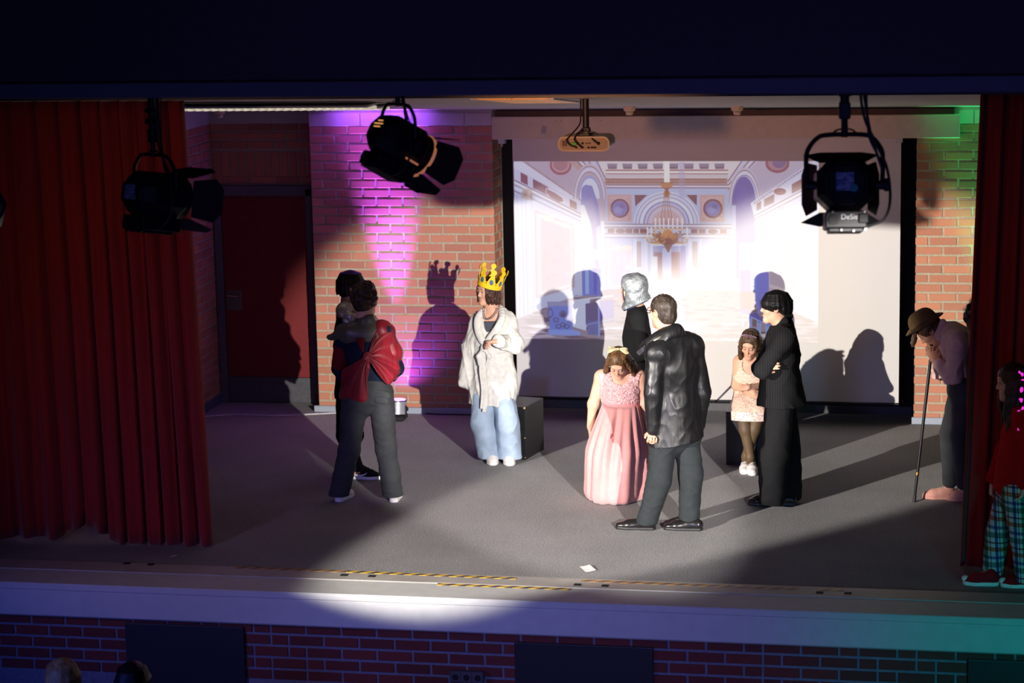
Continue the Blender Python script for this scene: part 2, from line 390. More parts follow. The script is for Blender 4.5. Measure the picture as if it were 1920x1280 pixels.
# ------------------------------------------------------------------ projection screen with the projected picture
def ras():
    """the projected picture of an ornate hall, drawn as flat shapes; coordinates run 42..1872, 38..1118"""
    Wd, Hd = 1144, 675; S = 1.6; im = np.zeros((Hd, Wd, 3), np.float32); im[:] = np.array((206, 216, 238))/255
    X0, Y0 = 42, 38
    yy, xx = np.mgrid[0:Hd, 0:Wd]; PX = (xx+.5)*S+X0; PY = (yy+.5)*S+Y0
    def put(m, c, a=1.0): im[m] = im[m]*(1-a)+np.array(c, np.float32)/255*a
    def bb(x0, y0, x1, y1):
        return slice(max(0, int((y0-Y0)/S)-1), max(0, min(Hd, int((y1-Y0)/S)+2))), slice(max(0, int((x0-X0)/S)-1), max(0, min(Wd, int((x1-X0)/S)+2)))
    def poly(pts, c, a=1.0):
        p = np.array(pts, float); sl = bb(p[:, 0].min(), p[:, 1].min(), p[:, 0].max(), p[:, 1].max()); x, y = PX[sl], PY[sl]
        m = np.zeros(x.shape, bool)
        for i in range(len(p)):
            (ax, ay), (bx, by) = p[i], p[(i+1) % len(p)]
            if ay == by: continue
            m ^= ((ay > y) != (by > y)) & (x < (bx-ax)*(y-ay)/(by-ay)+ax)
        v = im[sl]; v[m] = v[m]*(1-a)+np.array(c, np.float32)/255*a
    def rect(x0, y0, x1, y1, c, a=1.0): poly([(x0, y0), (x1, y0), (x1, y1), (x0, y1)], c, a)
    def line(p, q, wd, c, a=1.0):
        p = np.array(p, float); q = np.array(q, float); d = q-p; n = np.array((-d[1], d[0]))/max(1e-6, np.hypot(*d))*wd/2
        poly([p+n, q+n, q-n, p-n], c, a)
    def pl(pts, wd, c, a=1.0):
        for i in range(len(pts)-1): line(pts[i], pts[i+1], wd, c, a)
    def ell(cx, cy, rx, ry, c, a=1.0, ring=None, half=False):
        sl = bb(cx-rx, cy-ry, cx+rx, cy+ry); x, y = PX[sl], PY[sl]; d = ((x-cx)/rx)**2+((y-cy)/ry)**2; m = d < 1
        if ring: m &= d > ring**2
        if half: m &= y < cy
        v = im[sl]; v[m] = v[m]*(1-a)+np.array(c, np.float32)/255*a
    r2 = random.Random(3)
    # floor
    poly([(42, 1118), (42, 960), (640, 800), (1340, 800), (1872, 980), (1872, 1118)], (176, 160, 170))
    for i in range(330):
        y = 815+303*r2.random()**1.3; x = 42+1830*r2.random(); s = (y-770)/300
        poly([(x, y), (x+95*s, y-7*s), (x+150*s, y+6*s), (x+50*s, y+13*s)], r2.choice([(96, 66, 88), (232, 222, 230), (120, 88, 104), (110, 80, 100)]), .8)
    # ceiling: coffers and cornices
    poly([(560, 38), (1420, 38), (1340, 140), (598, 140)], (236, 232, 230))
    for i in range(8):
        a = 612+i*92; poly([(a, 52), (a+62, 52), (a+58, 84), (a+8, 84)], (150, 152, 172)); poly([(a+4, 70), (a+60, 70), (a+58, 84), (a+8, 84)], (120, 118, 140))
    for y, c in ((92, (170, 110, 100)), (104, (250, 246, 240)), (114, (164, 120, 110)), (126, (206, 200, 208))): line((604-(y-90)*.1, y), (1340, y), 6, c)
    rect(598, 138, 1335, 176, (206, 184, 168))
    for i in range(60):
        x = 602+i*12.2; ell(x, 157, 8, 13, (140, 92, 84), 1, ring=.6); ell(x+6, 150+14*(i % 2), 3, 4, (160, 112, 96))
    for y, c in ((180, (150, 96, 96)), (188, (240, 236, 236)), (197, (150, 110, 120))): line((598, y), (1340, y), 5, c)
    rect(598, 202, 1360, 412, (198, 214, 236))
    # end wall frieze
    for x0 in (610, 1168):
        rect(x0, 236, x0+150, 402, (222, 194, 190)); rect(x0+8, 244, x0+142, 394, (214, 180, 178)); rect(x0+14, 250, x0+136, 388, (224, 200, 196))
        for i in range(16): ell(x0+18+r2.random()*116, 252+r2.random()*134, 6, 6, (196, 150, 146), .8, ring=.5)
        cx = x0+77 if x0 < 900 else x0+79
        ell(cx, 320, 57, 57, (120, 66, 84)); ell(cx, 320, 50, 50, (168, 116, 120)); ell(cx, 320, 45, 45, (138, 150, 204)); ell(cx-8, 330, 26, 20, (172, 180, 220)); ell(cx+12, 306, 18, 14, (120, 132, 190))
    poly([(778, 240), (852, 240), (782, 306)], (122, 62, 76)); poly([(1152, 240), (1090, 240), (1150, 300)], (122, 62, 76))
    for r, c in ((198, (232, 236, 244)), (188, (160, 160, 184)), (184, (220, 228, 242)), (166, (172, 176, 200)), (160, (236, 240, 248)), (140, (150, 160, 200)), (132, (206, 216, 240)), (116, (170, 140, 150)), (112, (228, 206, 206))):
        ell(968, 412, r, r*.97, c, 1, half=True)
    for i in range(13):
        t = math.pi*(i+.5)/13; line((968, 412), (968-110*math.cos(t), 412-106*math.sin(t)), 5, (196, 160, 166), .8); ell(968-98*math.cos(t), 412-94*math.sin(t), 11, 11, (214, 224, 240), .8)
    # cornice band across the end wall
    rect(590, 412, 1368, 500, (214, 222, 238))
    for y, c in ((415, (150, 126, 140)), (424, (246, 246, 250)), (438, (170, 140, 150)), (474, (160, 130, 142)), (484, (246, 246, 250)), (497, (150, 140, 170))): line((588, y), (1370, y), 5, c)
    for i in range(62): rect(600+i*12.3, 428, 606+i*12.3, 434, (160, 140, 160))
    for a, b2 in ((612, 650), (720, 760), (768, 800), (808, 848), (1116, 1156), (1164, 1204), (1290, 1330)): rect(a, 445, b2, 468, (138, 72, 84))
    for cx in (688, 1247): ell(cx, 457, 30, 13, (138, 72, 84))
    # lower end wall, door and panels
    rect(598, 500, 1360, 810, (196, 210, 238))
    for a in (600, 764, 830, 1095, 1160, 1328): rect(a, 500, a+26, 800, (214, 224, 246)); line((a, 505), (a, 800), 3, (168, 176, 210)); line((a+26, 505), (a+26, 800), 3, (176, 182, 212))
    for a in (626, 1178):
        rect(a, 545, a+138, 785, (206, 200, 214)); rect(a+10, 556, a+128, 776, (214, 204, 206)); rect(a+16, 580, a+122, 770, (196, 196, 214))
        for i in range(14): ell(a+30+r2.random()*78, 620+r2.random()*110, 10+10*r2.random(), 8+10*r2.random(), r2.choice([(214, 206, 210), (180, 180, 206), (206, 190, 196)]), .7)
        ell(a+36, 556, 32, 16, (236, 224, 216)); ell(a+102, 556, 32, 16, (236, 224, 216))
    for a in (788, 1126):
        rect(a, 518, a+26, 672, (120, 100, 128))
        for i in range(8): ell(a+13, 530+i*18, 8, 8, (176, 160, 180), 1, ring=.55)
    rect(872, 528, 1058, 836, (232, 238, 250)); rect(884, 545, 1046, 836, (176, 190, 226)); rect(890, 584, 940, 836, (168, 116, 138)); rect(884, 610, 912, 836, (240, 246, 255))
    rect(996, 582, 1048, 836, (172, 110, 128)); rect(1008, 600, 1038, 690, (150, 88, 108)); rect(942, 560, 996, 836, (208, 220, 244)); rect(1050, 545, 1084, 836, (130, 150, 214))
    # left side: cornice, arch window, great panel
    poly([(42, 38), (400, 38), (600, 205), (600, 420), (42, 100)], (206, 194, 206))
    ell(330, 62, 66, 58, (176, 96, 104)); ell(330, 58, 54, 48, (206, 176, 176)); ell(330, 54, 44, 40, (184, 140, 146))
    poly([(376, 38), (420, 38), (600, 182), (600, 230)], (206, 180, 172))
    for o_, c in ((0, (170, 110, 104)), (20, (246, 240, 236)), (34, (172, 120, 112)), (54, (222, 224, 236)), (70, (170, 116, 112)), (92, (236, 230, 230)), (120, (150, 120, 130))): line((430+o_*1.0, 38), (602, 190-o_*.55+18), 6, c)
    P1 = [(42, 62), (62, 52), (470, 288), (460, 300), (42, 110)]
    poly([(42, 38), (90, 38), (474, 284), (474, 300), (42, 78)], (236, 236, 246))
    poly([(90, 38), (122, 38), (470, 276), (470, 292)], (214, 196, 196))
    for i in range(26):
        t = i/26; x = 118+t*345; y = 44+t*238; rect(x, y, x+7, y+9, (150, 130, 148))
    poly([(42, 78), (470, 300), (448, 372), (42, 170)], (226, 226, 240))
    for a, b2 in ((.10, .20), (.28, .50), (.82, .92)):
        f = lambda t, k: (42+t*415, 74+t*222+k*(58-14*t)+8)
        poly([f(a, 0), f(b2, 0), f(b2, 1), f(a, 1)], (150, 88, 100))
    poly([(240, 200), (300, 230), (340, 258), (346, 282), (316, 286), (262, 256), (236, 226)], (158, 96, 106)); pl([(240, 200), (300, 230), (340, 258), (346, 282), (316, 286), (262, 256), (236, 226), (240, 200)], 5, (246, 240, 244))
    for k, c in ((0, (150, 126, 146)), (14, (250, 250, 255)), (28, (168, 140, 160)), (48, (240, 244, 252)), (66, (164, 150, 180))): line((42, 150+k), (452, 356+k*.7), 6, c)
    poly([(42, 220), (456, 404), (456, 830), (42, 1000)], (218, 224, 240))
    for x in (60, 88, 112, 148): line((x, 225+(x-42)*.44), (x, 990), 4, (188, 192, 214))
    ell(120, 236, 36, 34, (212, 196, 184)); ell(110, 228, 16, 20, (190, 166, 150)); ell(146, 250, 10, 26, (190, 170, 160))
    poly([(160, 330), (406, 420), (406, 800), (160, 872)], (206, 190, 196)); poly([(176, 356), (394, 436), (394, 790), (176, 852)], (228, 214, 210)); poly([(200, 380), (384, 450), (384, 780), (200, 826)], (202, 186, 194))
    poly([(170, 350), (230, 400), (290, 396), (284, 372)], (240, 222, 208)); poly([(290, 392), (350, 442), (398, 440), (396, 424)], (240, 222, 208))
    for i in range(22): ell(220+r2.random()*150, 470+r2.random()*300, 10+16*r2.random(), 10+16*r2.random(), r2.choice([(214, 196, 200), (188, 172, 186), (208, 186, 180)]), .5)
    # left arch
    for r, c in ((1.0, (214, 206, 214)), (.93, (170, 140, 140)), (.90, (226, 226, 240)), (.78, (170, 150, 160)), (.75, (206, 196, 200)), (.66, (176, 186, 226)), (.58, (232, 238, 250))):
        ell(505, 262, 104*r, 210*r, c, 1, half=True)
    poly([(450, 300), (456, 200), (480, 178), (520, 186), (556, 300), (566, 400), (566, 800), (450, 830)], (150, 160, 214))
    poly([(450, 300), (470, 300), (512, 420), (534, 680), (450, 700)], (244, 248, 255)); poly([(470, 290), (520, 250), (548, 380), (552, 700), (534, 700), (510, 420)], (176, 172, 212))
    poly([(540, 440), (590, 400), (590, 800), (560, 800)], (206, 214, 240)); rect(572, 396, 590, 560, (246, 248, 255)); rect(528, 570, 566, 628, (250, 250, 255))
    rect(452, 690, 566, 850, (120, 150, 226)); rect(470, 690, 492, 840, (176, 206, 248)); rect(520, 690, 540, 840, (84, 110, 214))
    # right side mirrored in spirit
    poly([(1340, 200), (1520, 38), (1872, 38), (1872, 130), (1500, 320), (1360, 420)], (206, 200, 214))
    for o_, c in ((0, (170, 110, 104)), (20, (246, 240, 236)), (38, (172, 120, 112)), (58, (222, 224, 236)), (80, (170, 116, 112)), (100, (236, 230, 230))): line((1500-o_, 38), (1338, 206-o_*.6), 6, c)
    ell(1630, 52, 70, 56, (150, 84, 104)); ell(1630, 48, 56, 46, (190, 150, 166)); ell(1640, 46, 40, 34, (120, 110, 160))
    for r, c in ((1.0, (216, 212, 222)), (.93, (170, 140, 140)), (.90, (228, 230, 244)), (.80, (160, 150, 176)), (.77, (212, 216, 236))): ell(1436, 290, 98*r, 214*r, c, 1, half=True)
    ell(1432, 300, 70, 170, (96, 112, 190), 1, half=True); rect(1362, 300, 1496, 740, (104, 122, 200)); rect(1362, 300, 1384, 740, (206, 214, 242)); ell(1420, 250, 40, 60, (112, 124, 204), .6); rect(1400, 520, 1496, 740, (150, 168, 230))
    poly([(1872, 38), (1872, 168), (1494, 372), (1470, 288), (1836, 38)], (230, 232, 246))
    for i in range(26):
        t = i/26; x = 1492+t*335; y = 282-t*232; rect(x, y, x+7, y+9, (140, 124, 150))
    for a, b2 in ((.02, .09), (.14, .30), (.58, .82), (.88, 1.0)):
        f = lambda t, k: (1500+t*372, 294-t*205+k*(42+22*t))
        poly([f(a, 0), f(b2, 0), f(b2, 1), f(a, 1)], (140, 68, 88))
    ell(1645, 218, 44, 26, (246, 240, 246)); ell(1645, 218, 37, 20, (150, 76, 92))
    for k, c in ((0, (150, 126, 150)), (14, (252, 252, 255)), (28, (168, 146, 170)), (46, (240, 244, 252))): line((1496, 362+k*.7), (1872, 160+k), 6, c)
    poly([(1500, 400), (1872, 200), (1872, 1000), (1500, 830)], (196, 212, 246))
    for x in (1520, 1536, 1820, 1846): line((x, 410-(x-1500)*.5), (x, 960), 4, (178, 186, 216))
    ell(1655, 340, 22, 40, (206, 200, 214)); ell(1520, 410, 30, 26, (206, 206, 222))
    poly([(1556, 430), (1812, 310), (1812, 872), (1556, 800)], (206, 190, 200)); poly([(1570, 446), (1798, 336), (1798, 852), (1570, 786)], (230, 216, 214)); poly([(1584, 470), (1784, 376), (1784, 826), (1584, 770)], (204, 190, 200))
    poly([(1568, 440), (1630, 452), (1690, 410), (1686, 390)], (240, 224, 214)); poly([(1690, 400), (1750, 392), (1800, 340), (1796, 326)], (240, 224, 214))
    for i in range(20): ell(1610+r2.random()*160, 480+r2.random()*280, 10+16*r2.random(), 10+16*r2.random(), r2.choice([(216, 198, 206), (190, 176, 194), (212, 190, 188)]), .5)
    # right row of blue chairs, blue drape
    rect(1410, 690, 1500, 830, (76, 104, 220)); rect(1470, 690, 1510, 900, (110, 160, 240)); rect(1510, 700, 1580, 940, (120, 140, 230)); rect(1410, 815, 1500, 930, (90, 60, 110))
    for i in range(5):
        x = 1396+i*52; y = 930+i*22
        poly([(x, y), (x+60, y-12), (x+80, y+18), (x+22, y+30)], (50, 70, 190)); line((x, y+8), (x+90, y+44), 7, (170, 196, 246))
        for d in (22, 60): rect(x+d, y+26, x+d+11, y+100, (160, 186, 240))
    poly([(1520, 870), (1560, 880), (1580, 930), (1530, 930)], (56, 76, 200))
    # left stove with shell ornament, desk
    poly([(380, 890), (500, 860), (470, 1065), (384, 1040)], (226, 230, 244))
    poly([(232, 890), (390, 885), (392, 918), (236, 920)], (176, 176, 206)); poly([(240, 918), (386, 912), (388, 1064), (248, 1064)], (132, 158, 226)); poly([(234, 1060), (396, 1060), (436, 1074), (436, 1096), (236, 1094)], (160, 184, 238))
    for i in range(9):
        t = math.pi*(.12+.76*i/8); line((330, 985), (330-30*math.cos(t), 985-44*math.sin(t)), 4, (92, 84, 120))
    for cx, cy in ((285, 1000), (375, 1000), (300, 1040), (350, 1040), (328, 1030)): ell(cx, cy, 18, 14, (92, 84, 120), 1, ring=.7)
    ell(250, 960, 18, 30, (92, 96, 150), 1, ring=.75)
    poly([(470, 900), (640, 870), (645, 1010), (470, 1030)], (96, 96, 150)); poly([(556, 890), (640, 876), (642, 980), (556, 990)], (84, 74, 196)); rect(544, 850, 556, 1100, (170, 190, 236))
    poly([(480, 1010), (545, 1000), (545, 1090), (480, 1090)], (120, 130, 190)); line((400, 880), (640, 850), 9, (230, 236, 250)); line((470, 1030), (645, 990), 6, (170, 180, 220))
    # chandelier
    rect(956, 38, 990, 165, (255, 255, 255)); rect(1046, 44, 1080, 260, (190, 190, 220), .5)
    G1, G2, G3 = (206, 158, 84), (160, 104, 60), (236, 206, 140)
    poly([(936, 168), (1006, 168), (986, 205), (956, 205)], G2); ell(971, 182, 36, 16, G1); ell(971, 232, 20, 20, G1); ell(971, 218, 10, 24, G2)
    for dx in (-38, -14, 14, 38): line((968+dx*.3, 240), (968+dx, 420), 3, (170, 120, 90))
    for dx in (-120, -96, -70, -44, -20, 8, 34, 62, 90, 120):
        h = 400 if abs(dx) < 95 else 455
        pl([(972+dx*.35, 505), (972+dx*.7, 530), (972+dx, 520), (972+dx*1.03, 490)], 7, G1); pl([(972+dx*.3, 470), (972+dx*.6, 490), (972+dx*.9, 470)], 5, G2)
        ell(972+dx, h+42, 12, 5, G3); rect(972+dx-4, h-8, 972+dx+4, h+40, (252, 250, 246)); ell(972+dx, h-14, 6, 9, (255, 252, 236))
    ell(976, 505, 58, 38, G2); ell(976, 492, 50, 28, G1); ell(976, 470, 30, 24, (226, 170, 90)); ell(976, 520, 34, 22, (140, 84, 56)); poly([(950, 535), (1004, 535), (980, 584), (974, 584)], (150, 120, 96))
    for i in range(30): ell(890+r2.random()*170, 455+r2.random()*75, 5, 5, r2.choice([G3, G2, G1]))
    # soft focus of a projector
    for ax in (0, 1):
        im[:] = (np.roll(im, 1, ax)+2*im+np.roll(im, -1, ax))/4
    return np.clip(im, 0, 1)**1.45*np.array((.97, 1.0, 1.06), np.float32)
PIC = ras()
img = bpy.data.images.new('projected_hall', PIC.shape[1], PIC.shape[0])
px = np.ones((PIC.shape[0], PIC.shape[1], 4), np.float32); px[..., :3] = np.clip(PIC[::-1], 0, 1); img.pixels.foreach_set(px.ravel()); img.pack()
SX0, SX1, SZ0, SZ1, SY = 1.925, 5.385, .20, 2.570, -.095
PX0, PX1, PZ0, PZ1 = at(963, 302, SY)[0], at(1535, 302, SY)[0], at(1250, 638, SY)[2], at(1250, 302, SY)[2]
def screen_mat():
    k = NT('lit_screen_cloth'); sep = k.t.nodes.new('ShaderNodeSeparateXYZ'); k.l(k.obj(), sep.inputs[0])
    u = k.math('DIVIDE', k.math('SUBTRACT', sep.outputs[0], PX0), PX1-PX0); v = k.math('DIVIDE', k.math('SUBTRACT', sep.outputs[2], PZ0), PZ1-PZ0)
    cb = k.t.nodes.new('ShaderNodeCombineXYZ'); k.l(u, cb.inputs[0]); k.l(v, cb.inputs[1])
    t = k.t.nodes.new('ShaderNodeTexImage'); t.image = img; t.extension = 'CLIP'; k.l(cb.outputs[0], t.inputs[0])
    k.b.inputs['Base Color'].default_value = (*rgb(212, 209, 206), 1); k.b.inputs['Roughness'].default_value = .8; k.b.inputs['Specular IOR Level'].default_value = .1
    k.l(t.outputs[0], k.b.inputs['Emission Color']); k.b.inputs['Emission Strength'].default_value = .48
    return k.m
sc = thing('projection_screen', 'wide white roll-down screen with a bright picture of an ornate palace hall on it', 'screen', (0, 0, 0))
n = 30; vs = []; fs = []
for i in range(n+1):
    for z in (SZ0, SZ1):
        x = SX0+(SX1-SX0)*i/n; y = SY+.004*math.sin(i*1.1)
        vs += [(x, y, z), (x, y+.004, z)]
for i in range(n): k = 4*i; fs += [(k, k+4, k+6, k+2), (k+1, k+3, k+7, k+5), (k, k+1, k+5, k+4), (k+2, k+6, k+7, k+3)]
MB().add(vs, fs).build('screen_cloth', screen_mat(), sc, True)
MB().cyl((SX0, SY, SZ0-.005), (SX1, SY, SZ0-.005), .012).build('bottom_bar', M_BLKMET, sc, True)
c0, c1 = at(924, 258, -.12), at(1800, 262, -.12)
cs = thing('screen_casing', 'long pale wooden casing above the projection screen', 'casing', (0, 0, 0))
q = MB(); q.box((c0[0], -.16, 2.572), (c1[0], -.003, 2.775), .006); q.build('casing_box', M_CASE, cs)
q = MB(); q.box((c0[0]+.02, -.10, 2.765), (c1[0]-.05, -.003, 2.826)); q.build('gap_shade', mat('gap_shade_brown', rgb(66, 40, 30), .6, var=.2, stretch=(1, 10, 10)), cs)  # dark strip stands in for the shaded gap between casing and ceiling
for x, s in ((c0[0]+.05, 1), (c1[0]-.55, -1)):
    q = MB(); q.box((x, -.13, 2.53), (x+.06, -.04, 2.575), .004); q.box((x+.02*s, -.09, 2.50), (x+.03*s, -.06, 2.54)); q.build('bracket', M_WHITE, cs)
p = at(1020, 243, -.163); q = MB(); q.box((p[0]-.022, -.163, p[2]-.035), (p[0]+.022, -.159, p[2]+.035)); q.xf(Matrix.Translation(p) @ Matrix.Rotation(.15, 4, 'Y') @ Matrix.Translation(-Vector(p)))
q.build('grey_sticker', M_GREYMET, cs)
for u, v in ((1043, 226), (1052, 226), (1126, 226), (1202, 222), (1347, 222), (1545, 240)):
    p = at(u, v, -.16); q = MB(); q.cyl((p[0], -.165, p[2]), (p[0], -.155, p[2]), .006, n=8); q.build('screw', M_GREYMET, cs)

# ------------------------------------------------------------------ ceiling fittings
def ceil_z(x, y): return zceil(y)
lv_spots = [((345, 190.5), (722, 183.5), -3.25), ]
a0, a1 = at(338, 191, -3.2), at(724, 184, -3.2)
lv = thing('louvre_light', 'long white louvred ceiling light strip beside the left curtain', 'ceiling light', (0, 0, 0))
for row, yy in enumerate((-3.62, -3.22)):
    z = zceil(yy)-.034; nsl = 26; xs = a0[0]+.18*row*0
    for i in range(nsl):
        x = xs+(a1[0]-xs)*i/nsl; Ls = (a1[0]-xs)/nsl
        q = MB(); q.add([(x, yy-.14, z), (x+Ls*.93, yy-.14, z-.016), (x+Ls*.93, yy+.14, z-.030), (x, yy+.14, z-.006),
                         (x, yy-.14, z+.01), (x+Ls*.95, yy-.14, z+.006), (x+Ls*.95, yy+.14, z-.010), (x, yy+.14, z+.004)],
                        [(0, 1, 2, 3), (7, 6, 5, 4), (0, 4, 5, 1), (1, 5, 6, 2), (2, 6, 7, 3), (3, 7, 4, 0)])
        q.build('slat', mat('louvre_white', rgb(216, 212, 196), .5, emit=rgb(226, 216, 190), es=.5), lv)
    q = MB(); q.box((xs, yy-.16, z), (a1[0], yy+.16, z+.012)); q.build('light_box', M_WHITE, lv)
p0, p1 = at(960, 190, -2.95), at(1086, 188, -2.95)
pn = thing('ceiling_panel', 'flat amber-tinted panel in the stage ceiling left of the projector pole', 'ceiling light', (0, 0, 0))
def slant(q, x0, x1, y0, y1, d0, d1):
    return q.add([(x0, y0, zceil(y0)-d0), (x1, y0, zceil(y0)-d0), (x1, y1, zceil(y1)-d0), (x0, y1, zceil(y1)-d0), (x0, y0, zceil(y0)-d1), (x1, y0, zceil(y0)-d1), (x1, y1, zceil(y1)-d1), (x0, y1, zceil(y1)-d1)],
                 [(0, 1, 2, 3), (7, 6, 5, 4), (0, 4, 5, 1), (1, 5, 6, 2), (2, 6, 7, 3), (3, 7, 4, 0)])
xA, xB = p0[0], p1[0]
for k in range(2): 
    h = (xB-xA)/2; slant(MB(), xA+h*k+.006, xA+h*(k+1)-.006, -4.3, -2.97, -.005, .008).build('pane', mat('amber_pane', rgb(220, 150, 70), .5, emit=rgb(230, 150, 70), es=.22), pn)  # amber colour and weak emission are put into the panes
q = MB(); slant(q, xA-.04, xA, -4.3, -2.9, -.004, .01); slant(q, xB, xB+.04, -4.3, -2.9, -.004, .01); slant(q, xA, xB, -2.97, -2.9, -.004, .01); q.build('frame', M_WHITE, pn)
M_DET = mat('detector_plastic', rgb(214, 196, 172), .5)
for u, v, y, lb in ((1180, 191, -1.1, 'white smoke detector on the ceiling right of the projector pole'), (1382, 197, -.95, 'white smoke detector on the ceiling, the one nearer the hanging octagonal spotlight'), (411, 208, -.9, 'dim smoke detector on the ceiling beside the left curtain')):
    x = at(u, v, y)[0]; z = zceil(y)
    t = thing('smoke_detector', lb, 'smoke detector', (x, y, z), group='smoke detectors on the stage ceiling')
    MB().lathe([(0, .005), (.052, .005), (.054, -.02), (.046, -.038), (.036, -.042), (0, -.042)], 24).build('base', M_DET, t, True)
    MB().lathe([(0, -.052), (.026, -.052), (.032, -.048), (.032, -.066), (.024, -.074), (0, -.076)], 24).build('sensor_head', M_DET, t, True)
    q = MB()
    for i in range(6): a = i*math.pi/3; q.box((.026*math.cos(a)-.003, .026*math.sin(a)-.003, -.052), (.026*math.cos(a)+.003, .026*math.sin(a)+.003, -.040))
    q.build('vent_ribs', M_DET, t)
# projector on its pole
pc = at(1099, 267, -4.0)
pj = thing('projector', 'pale projector hanging from a black ceiling pole, sockets and cables at its back', 'projector', tuple(pc))
M_PROJ = mat('projector_shell', rgb(160, 148, 136), .45, var=.04)
def rbox(q, w_, h, y0, y1, r, n=5, top=0):
    pl_ = []
    for cx, cz, a in ((w_/2-r, h/2-r, 0), (-w_/2+r, h/2-r, 90), (-w_/2+r, -h/2+r, 180), (w_/2-r, -h/2+r, 270)):
        for i in range(n+1): t = math.radians(a+90*i/n); pl_.append((cx+r*math.cos(t), cz+r*math.sin(t)))
    return q.prism(pl_, y0, y1)
q = MB(); rbox(q, .375, .108, -.12, .16, .045); q.build('shell', M_PROJ, pj, True)
q = MB(); rbox(q, .345, .082, -.127, -.119, .030); q.build('back_panel', mat('projector_back', rgb(132, 114, 98), .5), pj, True)
q = MB()
for x, z, r in ((-.005, .006, .009), (.02, .006, .005), (.035, .006, .005), (.05, .006, .005), (.11, .005, .012)): q.cyl((x, -.13, z), (x, -.126, z), r, n=10)
for x in (-.06, -.02, .03, .055, .075): q.box((x, -.131, -.03), (x+.018, -.126, -.018))
q.build('sockets', M_BLACK, pj)['kind'] = 'stuff'
q = MB()
for i in range(5): q.box((-.15+i*.007, -.131, -.015), (-.147+i*.007, -.126, .025))
q.build('vent_slots', M_BLACK, pj)
MB().cyl((.0, .165, -.0), (0, .19, -.0), .035, .03, 20).build('lens', M_BLKMET, pj, True)
zt = zceil(-4.0)-pc[2]
q = MB(); q.cyl((0, 0, .085), (0, 0, zt), .024, n=16); q.build('pole', M_BLKMET, pj, True)
q = MB(); q.box((-.05, -.06, .052), (.05, .06, .07), .005); q.cyl((0, 0, .06), (0, 0, .10), .035); q.box((-.022, -.03, .07), (.03, .03, .11), .006); q.build('mount', M_BLKMET, pj)
q = MB(); q.tube(catmull([(-.07, -.02, .06), (-.05, -.03, .075), (0, -.04, .07), (.06, -.03, .078), (.09, -.02, .06)]), .006); q.build('mount_arms', M_CHROME, pj, True)
for nm, pts, m in (('cable', [(-.035, .0, zt), (-.032, -.03, .2), (-.04, -.05, .13), (-.10, -.12, .055), (-.115, -.16, .03), (-.09, -.15, -.005), (-.05, -.135, -.02)], M_RUBBER),
                   ('cable', [(-.02, -.03, .10), (-.045, -.1, .07), (-.06, -.15, .04), (-.03, -.16, .0), (.0, -.14, -.025)], M_RUBBER),
                   ('cable', [(.02, -.03, .08), (.05, -.1, .05), (.09, -.15, .02), (.115, -.14, .005)], M_RUBBER)):
    MB().tube(catmull(pts, 6), .006, 6).build(nm, m, pj, True)
q = MB(); q.box((-.085, -.155, -.004), (-.045, -.128, .014), .004); q.build('green_block', mat('green_block', rgb(60, 170, 50), .5), pj)  # small green block at the left of the back panel

